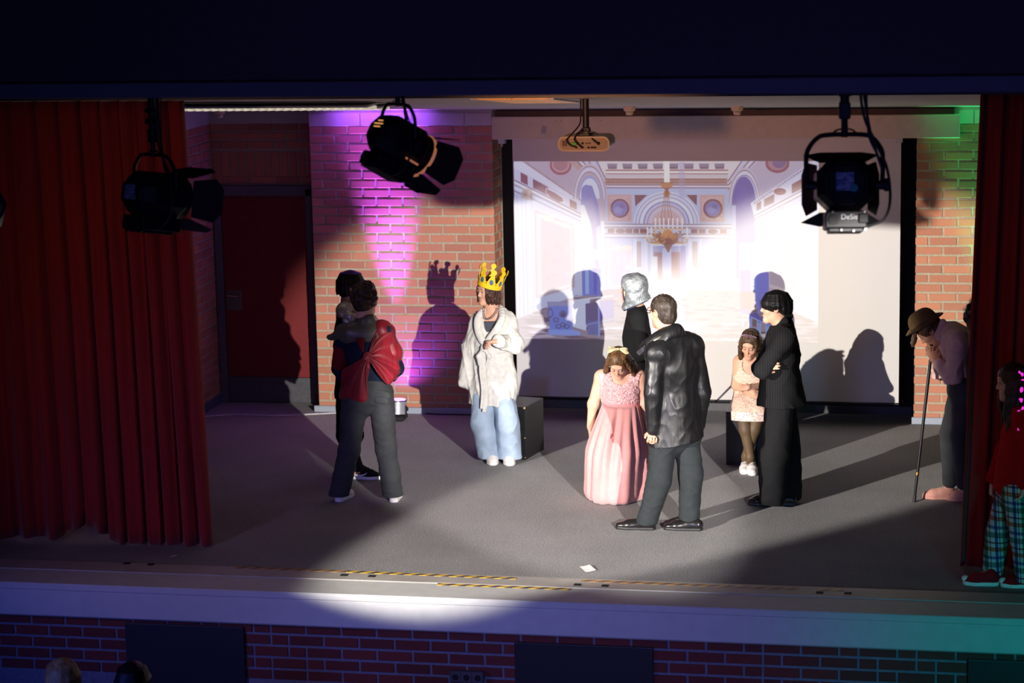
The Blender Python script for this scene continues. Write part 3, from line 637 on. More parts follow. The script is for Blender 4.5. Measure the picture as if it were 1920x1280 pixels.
# ------------------------------------------------------------------ hanging stage spots
def stage_lamp(label, loc, yaw, pitch, hang, glow=0, sticker=True, flap=42, s=1.0, rear='oct', sidebox=True):
    """local +Y is the beam; yaw about Z, pitch downwards"""
    t = thing('stage_spotlight', label, 'spotlight', loc, group='stage spotlights hung over the front of the stage')
    R = Matrix.Rotation(yaw, 4, 'Z') @ Matrix.Rotation(-pitch, 4, 'X') @ Matrix.Scale(s, 4)
    def oc(r, cut=.42): 
        k = r*cut; return [(r, k), (k, r), (-k, r), (-r, k), (-r, -k), (-k, -r), (k, -r), (r, -k)]
    def loft(q, secs):
        vs = []; n = 8
        for y, r in secs: vs += [(a, y, b_) for a, b_ in oc(r)]
        fs = [tuple(range(8))[::-1], tuple((len(secs)-1)*8+i for i in range(8))]
        for i in range(len(secs)-1):
            for k in range(8): fs.append((i*8+k, i*8+(k+1) % 8, (i+1)*8+(k+1) % 8, (i+1)*8+k))
        return q.add(vs, fs)
    q = MB(); loft(q, [(-.16, .085), (-.145, .095), (-.10, .118), (.10, .122), (.12, .114)]); q.xf(R).build('housing', M_BLKMET, t)
    q = MB(); loft(q, [(-.172, .070), (-.158, .078)]); q.xf(R).build('back_plate', M_BLKMET, t)
    q = MB(); q.lathe([(.098, 0), (.118, 0), (.118, .035), (.104, .035)], 28, Matrix.Translation((0, .12, 0)) @ Matrix.Rotation(-math.pi/2, 4, 'X')); q.xf(R).build('lens_ring', M_BLKMET, t, True)
    q = MB(); q.lathe([(0, .02), (.06, .014), (.100, .0)], 28, Matrix.Translation((0, .125, 0)) @ Matrix.Rotation(-math.pi/2, 4, 'X')); q.xf(R).build('lens', mat('lens_glow' if glow else 'lens_glass', (.5, .45, .4), .1, emit=(1.0, .62, .30), es=3.0 if glow else .6), t, True)
    q = MB(); q.box((-.085, -.14, -.185), (.085, .12, -.112), .006); q.box((-.07, -.13, -.20), (.07, .08, -.183), .004); q.xf(R).build('base_box', M_BLKMET, t)
    q = MB(); q.cyl((-.05, -.150, -.15), (-.05, -.138, -.15), .022, n=14); q.xf(R).build('focus_knob', M_RUBBER, t, True); q = MB(); q.box((.05, -.152, -.165), (.09, -.13, -.125), .004); q.xf(R).build('plug_box', M_RUBBER, t)
    q = MB()
    for x, z in ((.075, -.118), (-.055, -.118), (-.02, -.192), (.03, -.196), (.078, -.19)): q.cyl((x, -.146, z), (x, -.138, z), .005, n=8)
    q.xf(R).build('screws', M_CHROME, t)
    for k, (ax, w0, w1, L) in enumerate((('T', .095, .16, .15), ('B', .095, .17, .15), ('L', .095, .115, .17), ('R', .095, .115, .17))):
        a = math.radians(flap); q = MB()
        vs = [(-w0, 0, 0), (w0, 0, 0), (w1, L*.72, 0), (w1*.55, L, 0), (-w1*.55, L, 0), (-w1, L*.72, 0)]
        q.add(vs+[(x, y, -.003) for x, y, _ in vs], [(0, 1, 2, 3, 4, 5), (11, 10, 9, 8, 7, 6)]+[(i, i+6, (i+1) % 6+6, (i+1) % 6) for i in range(6)])
        rot = {'T': 0, 'R': math.pi/2, 'B': math.pi, 'L': -math.pi/2}[ax]
        q.xf(R @ Matrix.Rotation(rot, 4, 'Y') @ Matrix.Translation((0, .158, .108)) @ Matrix.Rotation(a, 4, 'X')).build('barn_door', M_BLKMET, t)
    if sticker:
        q = MB(); q.box((-.042, -.176, -.032), (.030, -.171, .042)); q.xf(R).build('data_sticker', STICK, t)
        q = MB(); q.cyl((.030, -.179, -.022), (.030, -.174, -.022), .016, n=16); q.xf(R).build('round_sticker', mat('teal_sticker', rgb(90, 170, 160), .5), t)
    if glow:
        q = MB()
        for i, (x0, x1) in enumerate(((-.01, .035), (-.035, .045), (-.03, .03))): q.box((x0, -.1735, .05-i*.018), (x1, -.1725, .056-i*.018))
        q.xf(R).build('glowing_vents', mat('lamp_glow', (1, .5, .15), .5, emit=(1.0, .45, .12), es=.8), t)
        q = MB(); q.lathe([(.118, 0), (.124, .004), (.124, .016), (.118, .02)], 28, Matrix.Translation((0, .155, 0)) @ Matrix.Rotation(-math.pi/2, 4, 'X')); q.xf(R).build('glowing_rim', mat('rim_glow', (.9, .4, .25), .4, emit=(1.0, .35, .15), es=.30), t, True)
        q = MB(); q.box((.115, .0, -.085), (.122, .09, -.075)); q.box((-.123, .02, -.07), (-.116, .10, -.06)); q.xf(R).build('glowing_seam', MATS['rim_glow'], t)
    # yoke stays upright, follows yaw only
    Y = Matrix.Rotation(yaw, 4, 'Z') @ Matrix.Scale(s, 4)
    pts = [(-.155, 0, -.02), (-.158, 0, .10), (-.150, 0, .15), (-.115, 0, .195), (-.07, 0, .21), (.07, 0, .21), (.115, 0, .195), (.150, 0, .15), (.158, 0, .10), (.155, 0, -.02)]
    q = MB(); q.tube(catmull(pts, 5), .010, 8); q.xf(Y).build('yoke', M_BLKMET, t, True)
    q = MB(); q.cyl((-.16, 0, 0), (-.115, 0, 0), .018); q.xf(Y).build('pivot', M_RUBBER, t, True); q = MB(); q.cyl((.115, 0, 0), (.165, 0, 0), .018); q.cyl((.165, 0, 0), (.19, 0, 0), .028, n=10); q.xf(Y).build('tilt_knob', M_RUBBER, t, True)
    q = MB(); q.box((-.024, -.02, .275), (.024, .02, .345), .005); q.cyl((0, 0, .20), (0, 0, .28), .014); q.cyl((0, 0, .345), (0, 0, hang), .019); q.box((-.028, -.03, .37), (.028, .03, .40), .004); q.box((-.026, -.03, .43), (.026, .03, .45), .004)
    q.tube(catmull([(-.05, 0, .21), (-.035, 0, .228), (0, 0, .235), (.035, 0, .228), (.05, 0, .21)], 4), .004, 6); q.xf(Y).build('hook_clamp', M_BLKMET, t)
    q = MB()
    q.tube(catmull([(.06, 0, hang), (.075, -.02, .4), (.10, -.03, .24), (.125, -.04, .15), (.16, -.03, .05)], 6), .006, 6)
    q.tube(catmull([(.085, 0, hang), (.09, -.02, .33), (.10, -.02, .20), (.15, -.02, .10)], 6), .004, 6)
    q.tube(catmull([(.05, 0, hang), (.07, -.03, .32), (.12, -.04, .19), (.17, -.05, .08), (.185, -.06, -.05), (.16, -.09, -.13), (.09, -.12, -.16)], 6), .006, 6); q.xf(Y).build('power_cable', M_RUBBER, t, True)
    return t
def sticker_mat():
    k = NT('printed_sticker'); v = k.n('ShaderNodeTexNoise', Scale=70, Detail=2); mp = k.t.nodes.new('ShaderNodeMapping'); mp.inputs['Scale'].default_value = (.5, .5, 2.2); k.l(k.obj(), mp.inputs[0]); k.l(mp.outputs[0], v.inputs['Vector'])
    k.l(k.ramp(v.outputs[0], [(.42, rgb(92, 110, 150)), (.52, rgb(170, 186, 206))]), k.b.inputs['Base Color'])
    return k.m
STICK = sticker_mat()
YL = -8.7
lR = at(1583, 347, YL); lM = at(748, 268, YL); lL = at(292, 366, YL); l0 = at(-116, 372, YL)
tR = stage_lamp('black octagonal stage spotlight hanging in front of the right end of the screen', tuple(lR), .10, .17, .60, s=1.20, flap=20)
stage_lamp('glowing stage spotlight with lit orange vents, hanging in front of the left brick wall', tuple(lM), -.72, .52, .5, glow=1, sticker=False, s=.95, flap=24)
stage_lamp('dim stage spotlight with a pale sticker hanging in front of the left red curtain', tuple(lL), -.50, .18, .72, s=1.02, flap=24)
stage_lamp('stage spotlight cut by the left picture edge, only a dark flap showing', tuple(l0), -.55, .35, .72, flap=26)
# maker's lettering on the base of the right spot
fc = bpy.data.curves.new('lettering', 'FONT'); fc.body = 'DeSisti'; fc.size = .030; fc.extrude = .0006
fo = bpy.data.objects.new('tmp', fc); COL.objects.link(fo); dg = bpy.context.evaluated_depsgraph_get()
lm = bpy.data.meshes.new_from_object(fo.evaluated_get(dg)); bpy.data.objects.remove(fo)
R = Matrix.Rotation(.10, 4, 'Z') @ Matrix.Rotation(-.17, 4, 'X') @ Matrix.Scale(1.2, 4)
lm.transform(R @ Matrix.Translation((-.022, -.142, -.148)) @ Matrix.Rotation(math.pi/2, 4, 'X')); lm.materials.clear()
link('lettering', lm, mat('white_print', (.8, .8, .8), .5, emit=(.8, .8, .8), es=.0), tR)
br = MB(); br.cyl((-2, YL, 3.80), (9, YL, 3.80), .025); tag(br.build('lighting_bar', M_BLKMET, None, True), 'black lighting bar above the hanging spotlights, hidden behind the dark beam', 'bar')

# ------------------------------------------------------------------ curtains
def curtain_mat():
    k = NT('red_curtain'); nz = k.noise(30, 4, stretch=(1, 1, .05))
    k.l(k.ramp(nz, [(.3, rgb(132, 20, 16)), (.7, rgb(162, 30, 22))]), k.b.inputs['Base Color']); k.b.inputs['Roughness'].default_value = .9; k.b.inputs['Sheen Weight'].default_value = .15
    k.bump(k.noise(500, 2), .3, .002); return k.m
M_CURT = curtain_mat()
def curtain(name, label, x0t, x1t, x0b, x1b, y0, ztop, fold, hem, seed, tight=None):
    r = np.random.default_rng(seed); nx, nz = 300, 26; vs = []
    ph = r.uniform(0, 6.28, 8)
    for i in range(nx+1):
        t = i/nx
        u = tight(t) if tight else t
        for j in range(nz+1):
            s = j/nz; z = ztop*(1-s)+hem(t)*s
            x = (x0t+(x1t-x0t)*t)*(1-s)+(x0b+(x1b-x0b)*t)*s
            a = fold*(.6+.4*s)
            y = y0 + a*(.62*math.sin(u*60+ph[0]+.5*math.sin(s*2+ph[1])) + .35*math.sin(u*113+ph[2]+s) + .22*math.sin(u*31+ph[3]))
            x += .35*a*math.cos(u*60+ph[0]+.6)
            vs.append((x, y, z))
    fs = [(i*(nz+1)+j, i*(nz+1)+j+1, (i+1)*(nz+1)+j+1, (i+1)*(nz+1)+j) for i in range(nx) for j in range(nz)]
    me = mesh(vs, fs, name); o = link(name, me, M_CURT, None, True)
    md = o.modifiers.new('cloth', 'SOLIDIFY'); md.thickness = .006; md.offset = 0
    return tag(o, label, 'curtain', 'red stage curtains')
cx0 = at(345, 190, -4.68)[0]; cx1 = at(397, 1010, -4.68)[0]
def hemL(t):
    x = -2.3+t*2.78; d = x-(-.47)
    return .012 + max(0, .14*(1-abs(d)/.24)) + max(0, .03*(1-abs(x+.85)/.3))
curtain('stage_curtain', 'dark red pleated curtain gathered at the left side of the stage', -2.3, cx0, -2.3, cx1, -4.74, 3.27, .062, hemL, 3, tight=lambda t: t**1.8*1.35)
curtain('stage_curtain', 'red pleated curtain at the right side of the stage behind the person in plaid trousers', at(1836, 200, -4.68)[0], 7.2, at(1796, 1060, -4.68)[0], 7.2, -4.62, 3.27, .052, lambda t: .012, 5)
q = MB(); q.box((-4, -4.76, 3.275), (9, -4.58, 3.33)); tag(q.build('curtain_rail', M_BLKMET), 'dark rail along the stage front from which the red curtains hang', 'rail')

# ------------------------------------------------------------------ things on the stage floor
M_BOX = mat('black_box_paint', (.010, .010, .011), .42, var=.3, scale=12, bump=.15, bscale=60)
def black_box(label, corners, h):
    c = np.mean([corners[0], corners[2]], 0); t = thing('black_box', label, 'box', (c[0], c[1], 0), group='black seat boxes')
    P = [(p[0]-c[0], p[1]-c[1]) for p in corners]
    q = MB(); n = 4; k = .985
    vs = [(x, y, 0) for x, y in P]+[(x, y, h-.012) for x, y in P]; q.add(vs, [(0, 1, 2, 3), (4, 5, 6, 7)]+[(i, i+4, (i+1) % 4+4, (i+1) % 4) for i in range(4)]); q.build('body', M_BOX, t)
    q = MB(); vs = [(x*1.004, y*1.004, h-.012) for x, y in P]+[(x*1.004, y*1.004, h-.003) for x, y in P]+[(x*k, y*k, h) for x, y in P]
    q.add(vs, [(0, 1, 2, 3), (8, 9, 10, 11)]+[(i+b_, i+4+b_, (i+1) % 4+4+b_, (i+1) % 4+b_) for b_ in (0, 4) for i in range(4)]); q.build('lid', M_BOX, t)
    return t, P, c
A, Bp, Cp = np.array((2.308, -1.761)), np.array((1.866, -1.668)), np.array((2.394, -1.348))
t, P, c = black_box('black wooden box with chipped corner standing behind the crowned person', [A, Bp, Bp+Cp-A, Cp], .455)
q = MB()
for z, r in ((.449, .011), (.19, .006), (.02, .005)): q.lathe([(0, r), (r*.7, r*.6), (r, 0), (r*.7, -r*.6), (0, -r)], 7, Matrix.Translation((P[0][0]-.001, P[0][1]+.002, z)))
q.build('chipped_spots', mat('bare_wood', rgb(196, 166, 110), .8), t)
black_box('black box under the girl with the tiara', [np.array((4.01, -1.757)), np.array((4.46, -1.757)), np.array((4.46, -1.31)), np.array((4.01, -1.31))], .452)
black_box('black box hidden under the long pink dress', [np.array((3.13, -2.84)), np.array((3.53, -2.84)), np.array((3.53, -2.44)), np.array((3.13, -2.44))], .44)

def led_par(label, loc, col, power, aim, es, ang):
    t = thing('led_uplight', label, 'floor light', loc, group='LED floor lights aimed up the back wall')
    q = MB(); q.box((-.085, -.10, 0), (.085, .08, .05), .012); q.build('foot', M_RUBBER, t)
    q = MB(); q.cyl((0, 0, .05), (0, .02, .175), .085, n=24); q.build('housing', mat('silver_shell', rgb(186, 186, 196), .35, .4), t, True)
    q = MB(); q.cyl((0, .02, .170), (0, .0205, .178), .090, n=24); q.build('rim', M_BLKMET, t, True)
    q = MB(); q.lathe([(0, .002), (.078, 0), (.080, -.006)], 24, Matrix.Translation((0, .021, .182))); q.build('led_face', mat('led_face_'+str(int(es)), (.8, .6, .9), .3, emit=col, es=es), t, True)
    q = MB(); q.cyl((.085, 0, .10), (.105, 0, .10), .018, n=12); q.box((.083, -.02, .02), (.090, .02, .13)); q.build('tilt_knob', M_RUBBER, t)
    p = Vector(loc)+Vector((0, .025, .20))
    spot('led_uplight_beam', p, p+Vector(aim), power, col, ang, 1.0, .03); spot('led_uplight_spill', p, p+Vector((0, .35, 1)), power*.011, col, 130, 1.0, .04)
    return t
ld = onz(748, 783); led_par('small LED floor light glowing purple-white behind the red-sashed person', (ld[0], -.27, 0), (.28, .07, 1.0), 4200, (-.05, .066, 1), 9, 25)
led_par('LED floor light glowing green behind the right curtain', (6.22, -.30, 0), (.02, 1.0, .25), 520, (-.10, .075, 1), 8, 22)
M_CBL = mat('white_cable', rgb(205, 200, 200), .5)
pts = [onz(385, 780, .008), onz(450, 777, .008), onz(520, 779, .008), onz(590, 776, .008), onz(640, 774, .008), onz(700, 776, .008), onz(738, 778, .01)]
tag(MB().tube(catmull(pts, 8), .007, 6).build('cable', M_CBL, None, True), 'white cable lying across the carpet at the back left', 'cable')
pts = [onz(762, 770, .02), onz(780, 773, .007), onz(815, 776, .006), onz(860, 777, .006), onz(905, 778, .006)]
tag(MB().tube(catmull(pts, 8), .006, 6).build('cable', M_RUBBER, None, True), 'black cable running right from the purple LED floor light', 'cable')
def paper(u, v, w_, h, a, lb):
    p = onz(u, v, 0); q = MB(); n = 4; vs = []; fs = []
    for i in range(n+1):
        for j in range(2): vs.append(((i/n-.5)*w_, (j-.5)*h, .004+.006*(i/n)**2+.003*j))
    vs += [(x, y, z-.001) for x, y, z in vs]; m = 2*(n+1)
    for i in range(n): k = 2*i; fs += [(k, k+2, k+3, k+1), (k+m, k+1+m, k+3+m, k+2+m), (k, k+m, k+2+m, k+2), (k+1, k+3, k+3+m, k+1+m)]
    fs += [(0, 1, 1+m, m), (2*n, 2*n+m, 2*n+1+m, 2*n+1)]
    o = q.add(vs, fs).xf(Matrix.Translation((p[0], p[1], 0)) @ Matrix.Rotation(a, 4, 'Z')).build('paper_scrap', mat('scrap_paper', rgb(226, 220, 216), .8)); return tag(o, lb, 'paper', 'paper scraps on the carpet')
paper(1102, 1067, .075, .13, .5, 'small white paper slip lying on the carpet near the stage edge'); paper(326, 1044, .036, .05, -.6, 'tiny pale scrap on the dark carpet below the left curtain')
# things on the brick front
def vent_mat():
    k = NT('perforated_steel'); sep = k.t.nodes.new('ShaderNodeSeparateXYZ'); k.l(k.obj(), sep.inputs[0])
    a = k.math('MULTIPLY', sep.outputs[0], 2*math.pi/.0115); b_ = k.math('MULTIPLY', sep.outputs[2], 2*math.pi/.020)
    f = k.math('MULTIPLY', k.math('COSINE', a), k.math('COSINE', b_))
    k.l(k.ramp(k.math('GREATER_THAN', k.math('ABSOLUTE', f), .42), [(0, rgb(58, 58, 64)), (1, (.004, .004, .005))]), k.b.inputs['Base Color'])
    k.b.inputs['Roughness'].default_value = .5; k.b.inputs['Metallic'].default_value = .3; return k.m
M_VENT = vent_mat()
for (x0, x1), zt, lb in zip(VENTS, (-.272, -.300, -.292), ('perforated dark steel grille in the brick front at the left', 'perforated dark steel grille in the brick front below the pink dress', 'perforated dark steel grille in the brick front at the far right')):
    t = thing('vent_grille', lb, 'grille', ((x0+x1)/2, -5.75, -.7), group='grilles in the stage front'); h = (x1-x0)/2
    q = MB(); q.box((-h, -.018, -.45), (h, .0, zt+.7), .003); q.build('perforated_plate', M_VENT, t)
    q = MB()
    for sx in (-1, 1):
        for z in (zt+.68, .1): q.cyl((sx*(h-.03), -.022, z), (sx*(h-.03), -.016, z), .006, n=8)
    q.cyl((0, -.022, zt+.68), (0, -.016, zt+.68), .006, n=8); q.build('screws', M_CHROME, t)
    q = MB()
    for i in range(60): x = -h+.01+(2*h-.02)*i/59; q.box((x-.0045, -.0195, zt+.694), (x+.0045, -.0175, zt+.700))
    q.build('top_edge', M_GREYMET, t)
t = thing('power_socket', 'grey triple power socket on the brick stage front', 'socket', (2.65, -5.755, -.553))
q = MB(); q.box((-.118, -.04, -.04), (.118, 0, .04), .006); q.build('frame', mat('socket_grey', rgb(78, 78, 84), .5), t)
for x in (-.077, 0, .077):
    q = MB(); q.box((x-.036, -.045, -.034), (x+.036, -.038, .034), .004); f = q.build('socket', MATS['socket_grey'], t)
    q = MB(); q.cyl((x, -.047, 0), (x, -.043, 0), .022, n=18); q.build('hole', M_BLACK, f)
# ------------------------------------------------------------------ soft-body shapes: signed distance fields meshed with surface nets
def A3(p): return np.array(p, float)
def unit(v): v = A3(v); return v/max(1e-9, np.linalg.norm(v))
def rc(a, b, ra, rb=None, fl=1.0, fd=None, k=.02, sub=False):   # rounded cone, optionally flattened along fd
    return ('c', A3(a), A3(b), ra, ra if rb is None else rb, fl, None if fd is None else unit(fd), k, sub)
def el(c, r, M=None, k=.02, sub=False): return ('e', A3(c), A3(r), np.eye(3) if M is None else np.array(M, float), k, sub)
def chain(pts, rs, fl=1.0, fd=None, k=.02): return [rc(pts[i], pts[i+1], rs[i], rs[i+1], fl, fd, k) for i in range(len(pts)-1)]
def sdf(prims, h=.008, cuts=()):
    lo = np.full(3, 9e9); hi = np.full(3, -9e9)
    for p in prims:
        if p[0] == 'c':
            if p[8]: continue
            r = max(p[3], p[4]); q = np.array((p[1], p[2])); lo = np.minimum(lo, q.min(0)-r); hi = np.maximum(hi, q.max(0)+r)
        else:
            if p[5]: continue
            r = p[2].max(); lo = np.minimum(lo, p[1]-r); hi = np.maximum(hi, p[1]+r)
    lo -= 4*h; n = np.ceil((hi-lo)/h).astype(int)+5
    F = np.full(n, 1.0, np.float32)
    ax = [lo[i]+h*np.arange(n[i]) for i in range(3)]
    for p in prims:
        k = p[7] if p[0] == 'c' else p[4]; sub = p[-1]
        if p[0] == 'c': q = np.array((p[1], p[2])); r = max(p[3], p[4]); bl, bh = q.min(0)-r, q.max(0)+r
        else: r = p[2].max(); bl, bh = p[1]-r, p[1]+r
        pad = k+3*h
        i0 = np.clip(((bl-pad-lo)/h).astype(int), 0, n-1); i1 = np.clip(((bh+pad-lo)/h).astype(int)+2, 1, n)
        if np.any(i1 <= i0): continue
        sl = tuple(slice(i0[i], i1[i]) for i in range(3))
        X, Y, Z = np.meshgrid(*[ax[i][sl[i]].astype(np.float32) for i in range(3)], indexing='ij')
        if p[0] == 'c':
            a, b, ra, rb, fl, fd = p[1:7]; ba = b-a; L2 = max(1e-9, ba @ ba)
            x, y, z = X-a[0], Y-a[1], Z-a[2]
            t = np.clip((x*ba[0]+y*ba[1]+z*ba[2])/L2, 0, 1); x -= t*ba[0]; y -= t*ba[1]; z -= t*ba[2]
            d2 = x*x+y*y+z*z
            if fd is not None and fl != 1:
                w_ = x*fd[0]+y*fd[1]+z*fd[2]; d2 = d2+w_*w_*(1/fl**2-1)
            rr = ra+(rb-ra)*t; D = np.sqrt(d2); d = (D-rr)*(min(1, fl)+.0*D if fl < 1 else 1)
        else:
            c, r3, M = p[1:4]; x, y, z = X-c[0], Y-c[1], Z-c[2]
            u = (x*M[0][0]+y*M[1][0]+z*M[2][0]), (x*M[0][1]+y*M[1][1]+z*M[2][1]), (x*M[0][2]+y*M[1][2]+z*M[2][2])
            k0 = np.sqrt(sum((u[i]/r3[i])**2 for i in range(3))); k1 = np.sqrt(sum((u[i]/r3[i]**2)**2 for i in range(3)))+1e-6
            d = k0*(k0-1)/k1
        f = F[sl]
        if sub:
            d = -d; hh = np.clip(k-np.abs(f-d), 0, None)/max(k, 1e-6); F[sl] = np.maximum(f, d)+hh*hh*k*.25
        else:
            hh = np.clip(k-np.abs(f-d), 0, None)/max(k, 1e-6); F[sl] = np.minimum(f, d)-hh*hh*k*.25
    for pt, nr in cuts:                                   # keep the side opposite to nr
        nr = unit(nr); pt = A3(pt)
        d = ((ax[0]-pt[0])*nr[0])[:, None, None]+((ax[1]-pt[1])*nr[1])[None, :, None]+((ax[2]-pt[2])*nr[2])[None, None, :]
        F = np.maximum(F, d.astype(np.float32))
    return F, lo, h
def nets(F, lo, h):
    S = F < 0; c = np.zeros(tuple(np.array(F.shape)-1), np.int8)
    for i in (0, 1):
        for j in (0, 1):
            for k in (0, 1): c += S[i:S.shape[0]-1+i, j:S.shape[1]-1+j, k:S.shape[2]-1+k]
    act = (c > 0) & (c < 8); I = np.argwhere(act); idx = np.full(act.shape, -1, np.int32); idx[act] = np.arange(len(I))
    pos = np.zeros((len(I), 3)); cnt = np.zeros(len(I)); cor = np.array([(i, j, k) for i in (0, 1) for j in (0, 1) for k in (0, 1)])
    val = [F[I[:, 0]+o[0], I[:, 1]+o[1], I[:, 2]+o[2]] for o in cor]
    for a in range(8):
        for b_ in range(a+1, 8):
            if np.abs(cor[a]-cor[b_]).sum() != 1: continue
            fa, fb = val[a], val[b_]; m = (fa < 0) != (fb < 0); t = fa[m]/(fa[m]-fb[m])
            pos[m] += cor[a]+(cor[b_]-cor[a])*t[:, None]; cnt[m] += 1
    V = (I+pos/cnt[:, None])*h+lo; Q = []
    for a in range(3):
        b_, c_ = (a+1) % 3, (a+2) % 3
        s0 = [slice(None)]*3; s1 = [slice(None)]*3; s0[a] = slice(0, -1); s1[a] = slice(1, None)
        E_ = np.argwhere(S[tuple(s0)] != S[tuple(s1)]); E_ = E_[(E_[:, b_] > 0) & (E_[:, c_] > 0)]
        if not len(E_): continue
        q = []
        for db, dc in ((1, 1), (0, 1), (0, 0), (1, 0)):
            g = E_.copy(); g[:, b_] -= db; g[:, c_] -= dc; q.append(idx[g[:, 0], g[:, 1], g[:, 2]])
        q = np.stack(q, 1); fl = S[E_[:, 0], E_[:, 1], E_[:, 2]]; q[~fl] = q[~fl][:, ::-1]; Q.append(q)
    Q = np.concatenate(Q); return V, Q[(Q >= 0).all(1)]
def vnorm(V, Q):
    n = np.cross(V[Q[:, 2]]-V[Q[:, 0]], V[Q[:, 3]]-V[Q[:, 1]]); N = np.zeros_like(V)
    for i in range(4): np.add.at(N, Q[:, i], n)
    return N/np.maximum(1e-12, np.linalg.norm(N, axis=1))[:, None]
def wob(V, freq, seed, st=(1, 1, 1), n=7, ridge=False):
    r = np.random.default_rng(seed); P = V*np.array(st)*freq; P = P+.45*np.sin(P[:, [1, 2, 0]]*.9+r.uniform(0, 6, 3)); o = np.zeros(len(V))
    for i in range(n): o += np.sin(P @ unit(r.normal(size=3))*(.6+.25*i)*2+r.uniform(0, 6.28))/(1+.3*i)
    o = o/3
    return 1-2.2*np.abs(o)**.75 if ridge else o
def quads(name, V, Q, m, parent, base):
    me = bpy.data.meshes.new(name); V = V-base
    me.vertices.add(len(V)); me.vertices.foreach_set('co', V.astype(np.float32).ravel())
    me.loops.add(Q.size); me.loops.foreach_set('vertex_index', Q.astype(np.int32).ravel())
    me.polygons.add(len(Q)); me.polygons.foreach_set('loop_start', np.arange(0, Q.size, 4, dtype=np.int32)); me.polygons.foreach_set('loop_total', np.full(len(Q), 4, np.int32))
    me.update(calc_edges=True); return link(name, me, m, parent, True)
def soft(root, name, m, prims, h=.008, cuts=(), folds=None, smooth=1):
    """one soft shape -> one child mesh; folds = list of (amplitude, frequency, stretch, seed)"""
    V, Q = nets(*sdf(prims, h, cuts))
    if folds:
        for am, fr, st, sd in folds:      # a negative seed gives sharp creases instead of soft waves
            N = vnorm(V, Q); V = V+N*(am*np.clip(wob(V, fr, abs(sd), st, ridge=sd < 0), -1, 1))[:, None]
    return quads(name, V, Q, m, root, A3(root.location))
def hand(wr, d, pn, curl=.5, s=1.0, thumb=1, spread=.2, lead=None):
    """palm + four unequal bent fingers + thumb; d = along the hand, pn = palm side normal, thumb = which side"""
    d = unit(d); pn = unit(A3(pn)-d*(A3(pn) @ d)); sd = np.cross(d, pn)*thumb; wr = A3(wr); P = []
    P.append(rc(wr, wr+d*.03*s, .026*s, .032*s, .55, pn, .012)); P.append(rc(wr+d*.03*s, wr+d*.075*s, .036*s, .038*s, .42, pn, .012))
    for i, L in enumerate((.072, .080, .075, .058)):
        off = (1.5-i)*.0195*s; rt = wr+d*.078*s+sd*off; dd = unit(d+sd*(1.5-i)*spread*.3); r0 = (.0088, .009, .0088, .0078)[i]*s
        c = curl*(1+.12*i); d1 = unit(dd*math.cos(c*.7)+pn*math.sin(c*.7)); d2 = unit(dd*math.cos(c*1.6)+pn*math.sin(c*1.6)); d3 = unit(dd*math.cos(c*2.3)+pn*math.sin(c*2.3))
        p1 = rt+d1*L*.45*s; p2 = p1+d2*L*.32*s; p3 = p2+d3*L*.23*s
        P += [rc(rt-d*.02*s, p1, r0*1.05, r0, k=.004), rc(p1, p2, r0, r0*.92, k=.004), rc(p2, p3, r0*.92, r0*.8, k=.004)]
    t0 = wr+d*.025*s+sd*.026*s; t1 = t0+unit(d*.75+sd*.65+pn*.3)*.040*s; t2 = t1+unit(d+sd*.1+pn*(.2+.5*curl))*.030*s
    P += [rc(t0, t1, .013*s, .0105*s, k=.008), rc(t1, t2, .0105*s, .0085*s, k=.004)]
    return P
class Head:
    def __init__(s, c, fwd, up=(0, 0, 1), size=1.0):
        s.c = A3(c); s.f = unit(fwd); u = A3(up); s.u = unit(u-s.f*(u @ s.f)); s.r = np.cross(s.f, s.u); s.s = size; s.M = np.stack((s.r, s.f, s.u), 1)
    def p(s, x, y, z): return s.c+s.s*(s.r*x+s.f*y+s.u*z)
    def e(s, c, r, k=.02, sub=False): return el(s.p(*c), A3(r)*s.s, s.M, k*s.s, sub)
    def t(s, a, b, ra, rb=None, k=.01, fl=1, fd=None, sub=False):
        return rc(s.p(*a), s.p(*b), ra*s.s, (ra if rb is None else rb)*s.s, fl, None if fd is None else s.M @ A3(fd), k*s.s, sub)
    def prims(s, jaw=1.0):
        P = [s.e((0, -.012, .032), (.074, .094, .084), .03), s.e((0, .020, -.030), (.060*jaw, .070, .088), .03),
             s.t((-.034*jaw, .012, -.078), (0, .066, -.100), .026, .018, .03), s.t((.034*jaw, .012, -.078), (0, .066, -.100), .026, .018, .03),
             s.e((0, .068, -.101), (.020, .018, .016), .02), s.t((-.034, .076, .034), (.034, .076, .034), .012, None, .02),
             s.e((-.036, .058, -.028), (.024, .022, .022), .025), s.e((.036, .058, -.028), (.024, .022, .022), .025)]
        for sg in (-1, 1):
            P += [s.e((sg*.031, .094, .008), (.016, .011, .010), .014, True)]
        P += [s.t((0, .083, .014), (0, .102, -.026), .0070, .0100, .012), s.e((-.010, .090, -.032), (.007, .009, .006), .008), s.e((.010, .090, -.032), (.007, .009, .006), .008),
              s.t((-.018, .080, -.060), (.018, .080, -.060), .0070, None, .012), s.t((-.016, .079, -.072), (.016, .079, -.072), .0080, None, .012), s.t((-.02, .092, -.0655), (.02, .092, -.0655), .002, None, .003, sub=True)]
        for sg in (-1, 1):
            P += [s.e((sg*.077, -.006, -.004), (.010, .021, .032), .010), s.e((sg*.085, -.002, -.002), (.006, .011, .018), .004, True)]
        P += [s.t((0, -.018, -.05), (0, -.030, -.12), .056, .052, .03)]
        return P
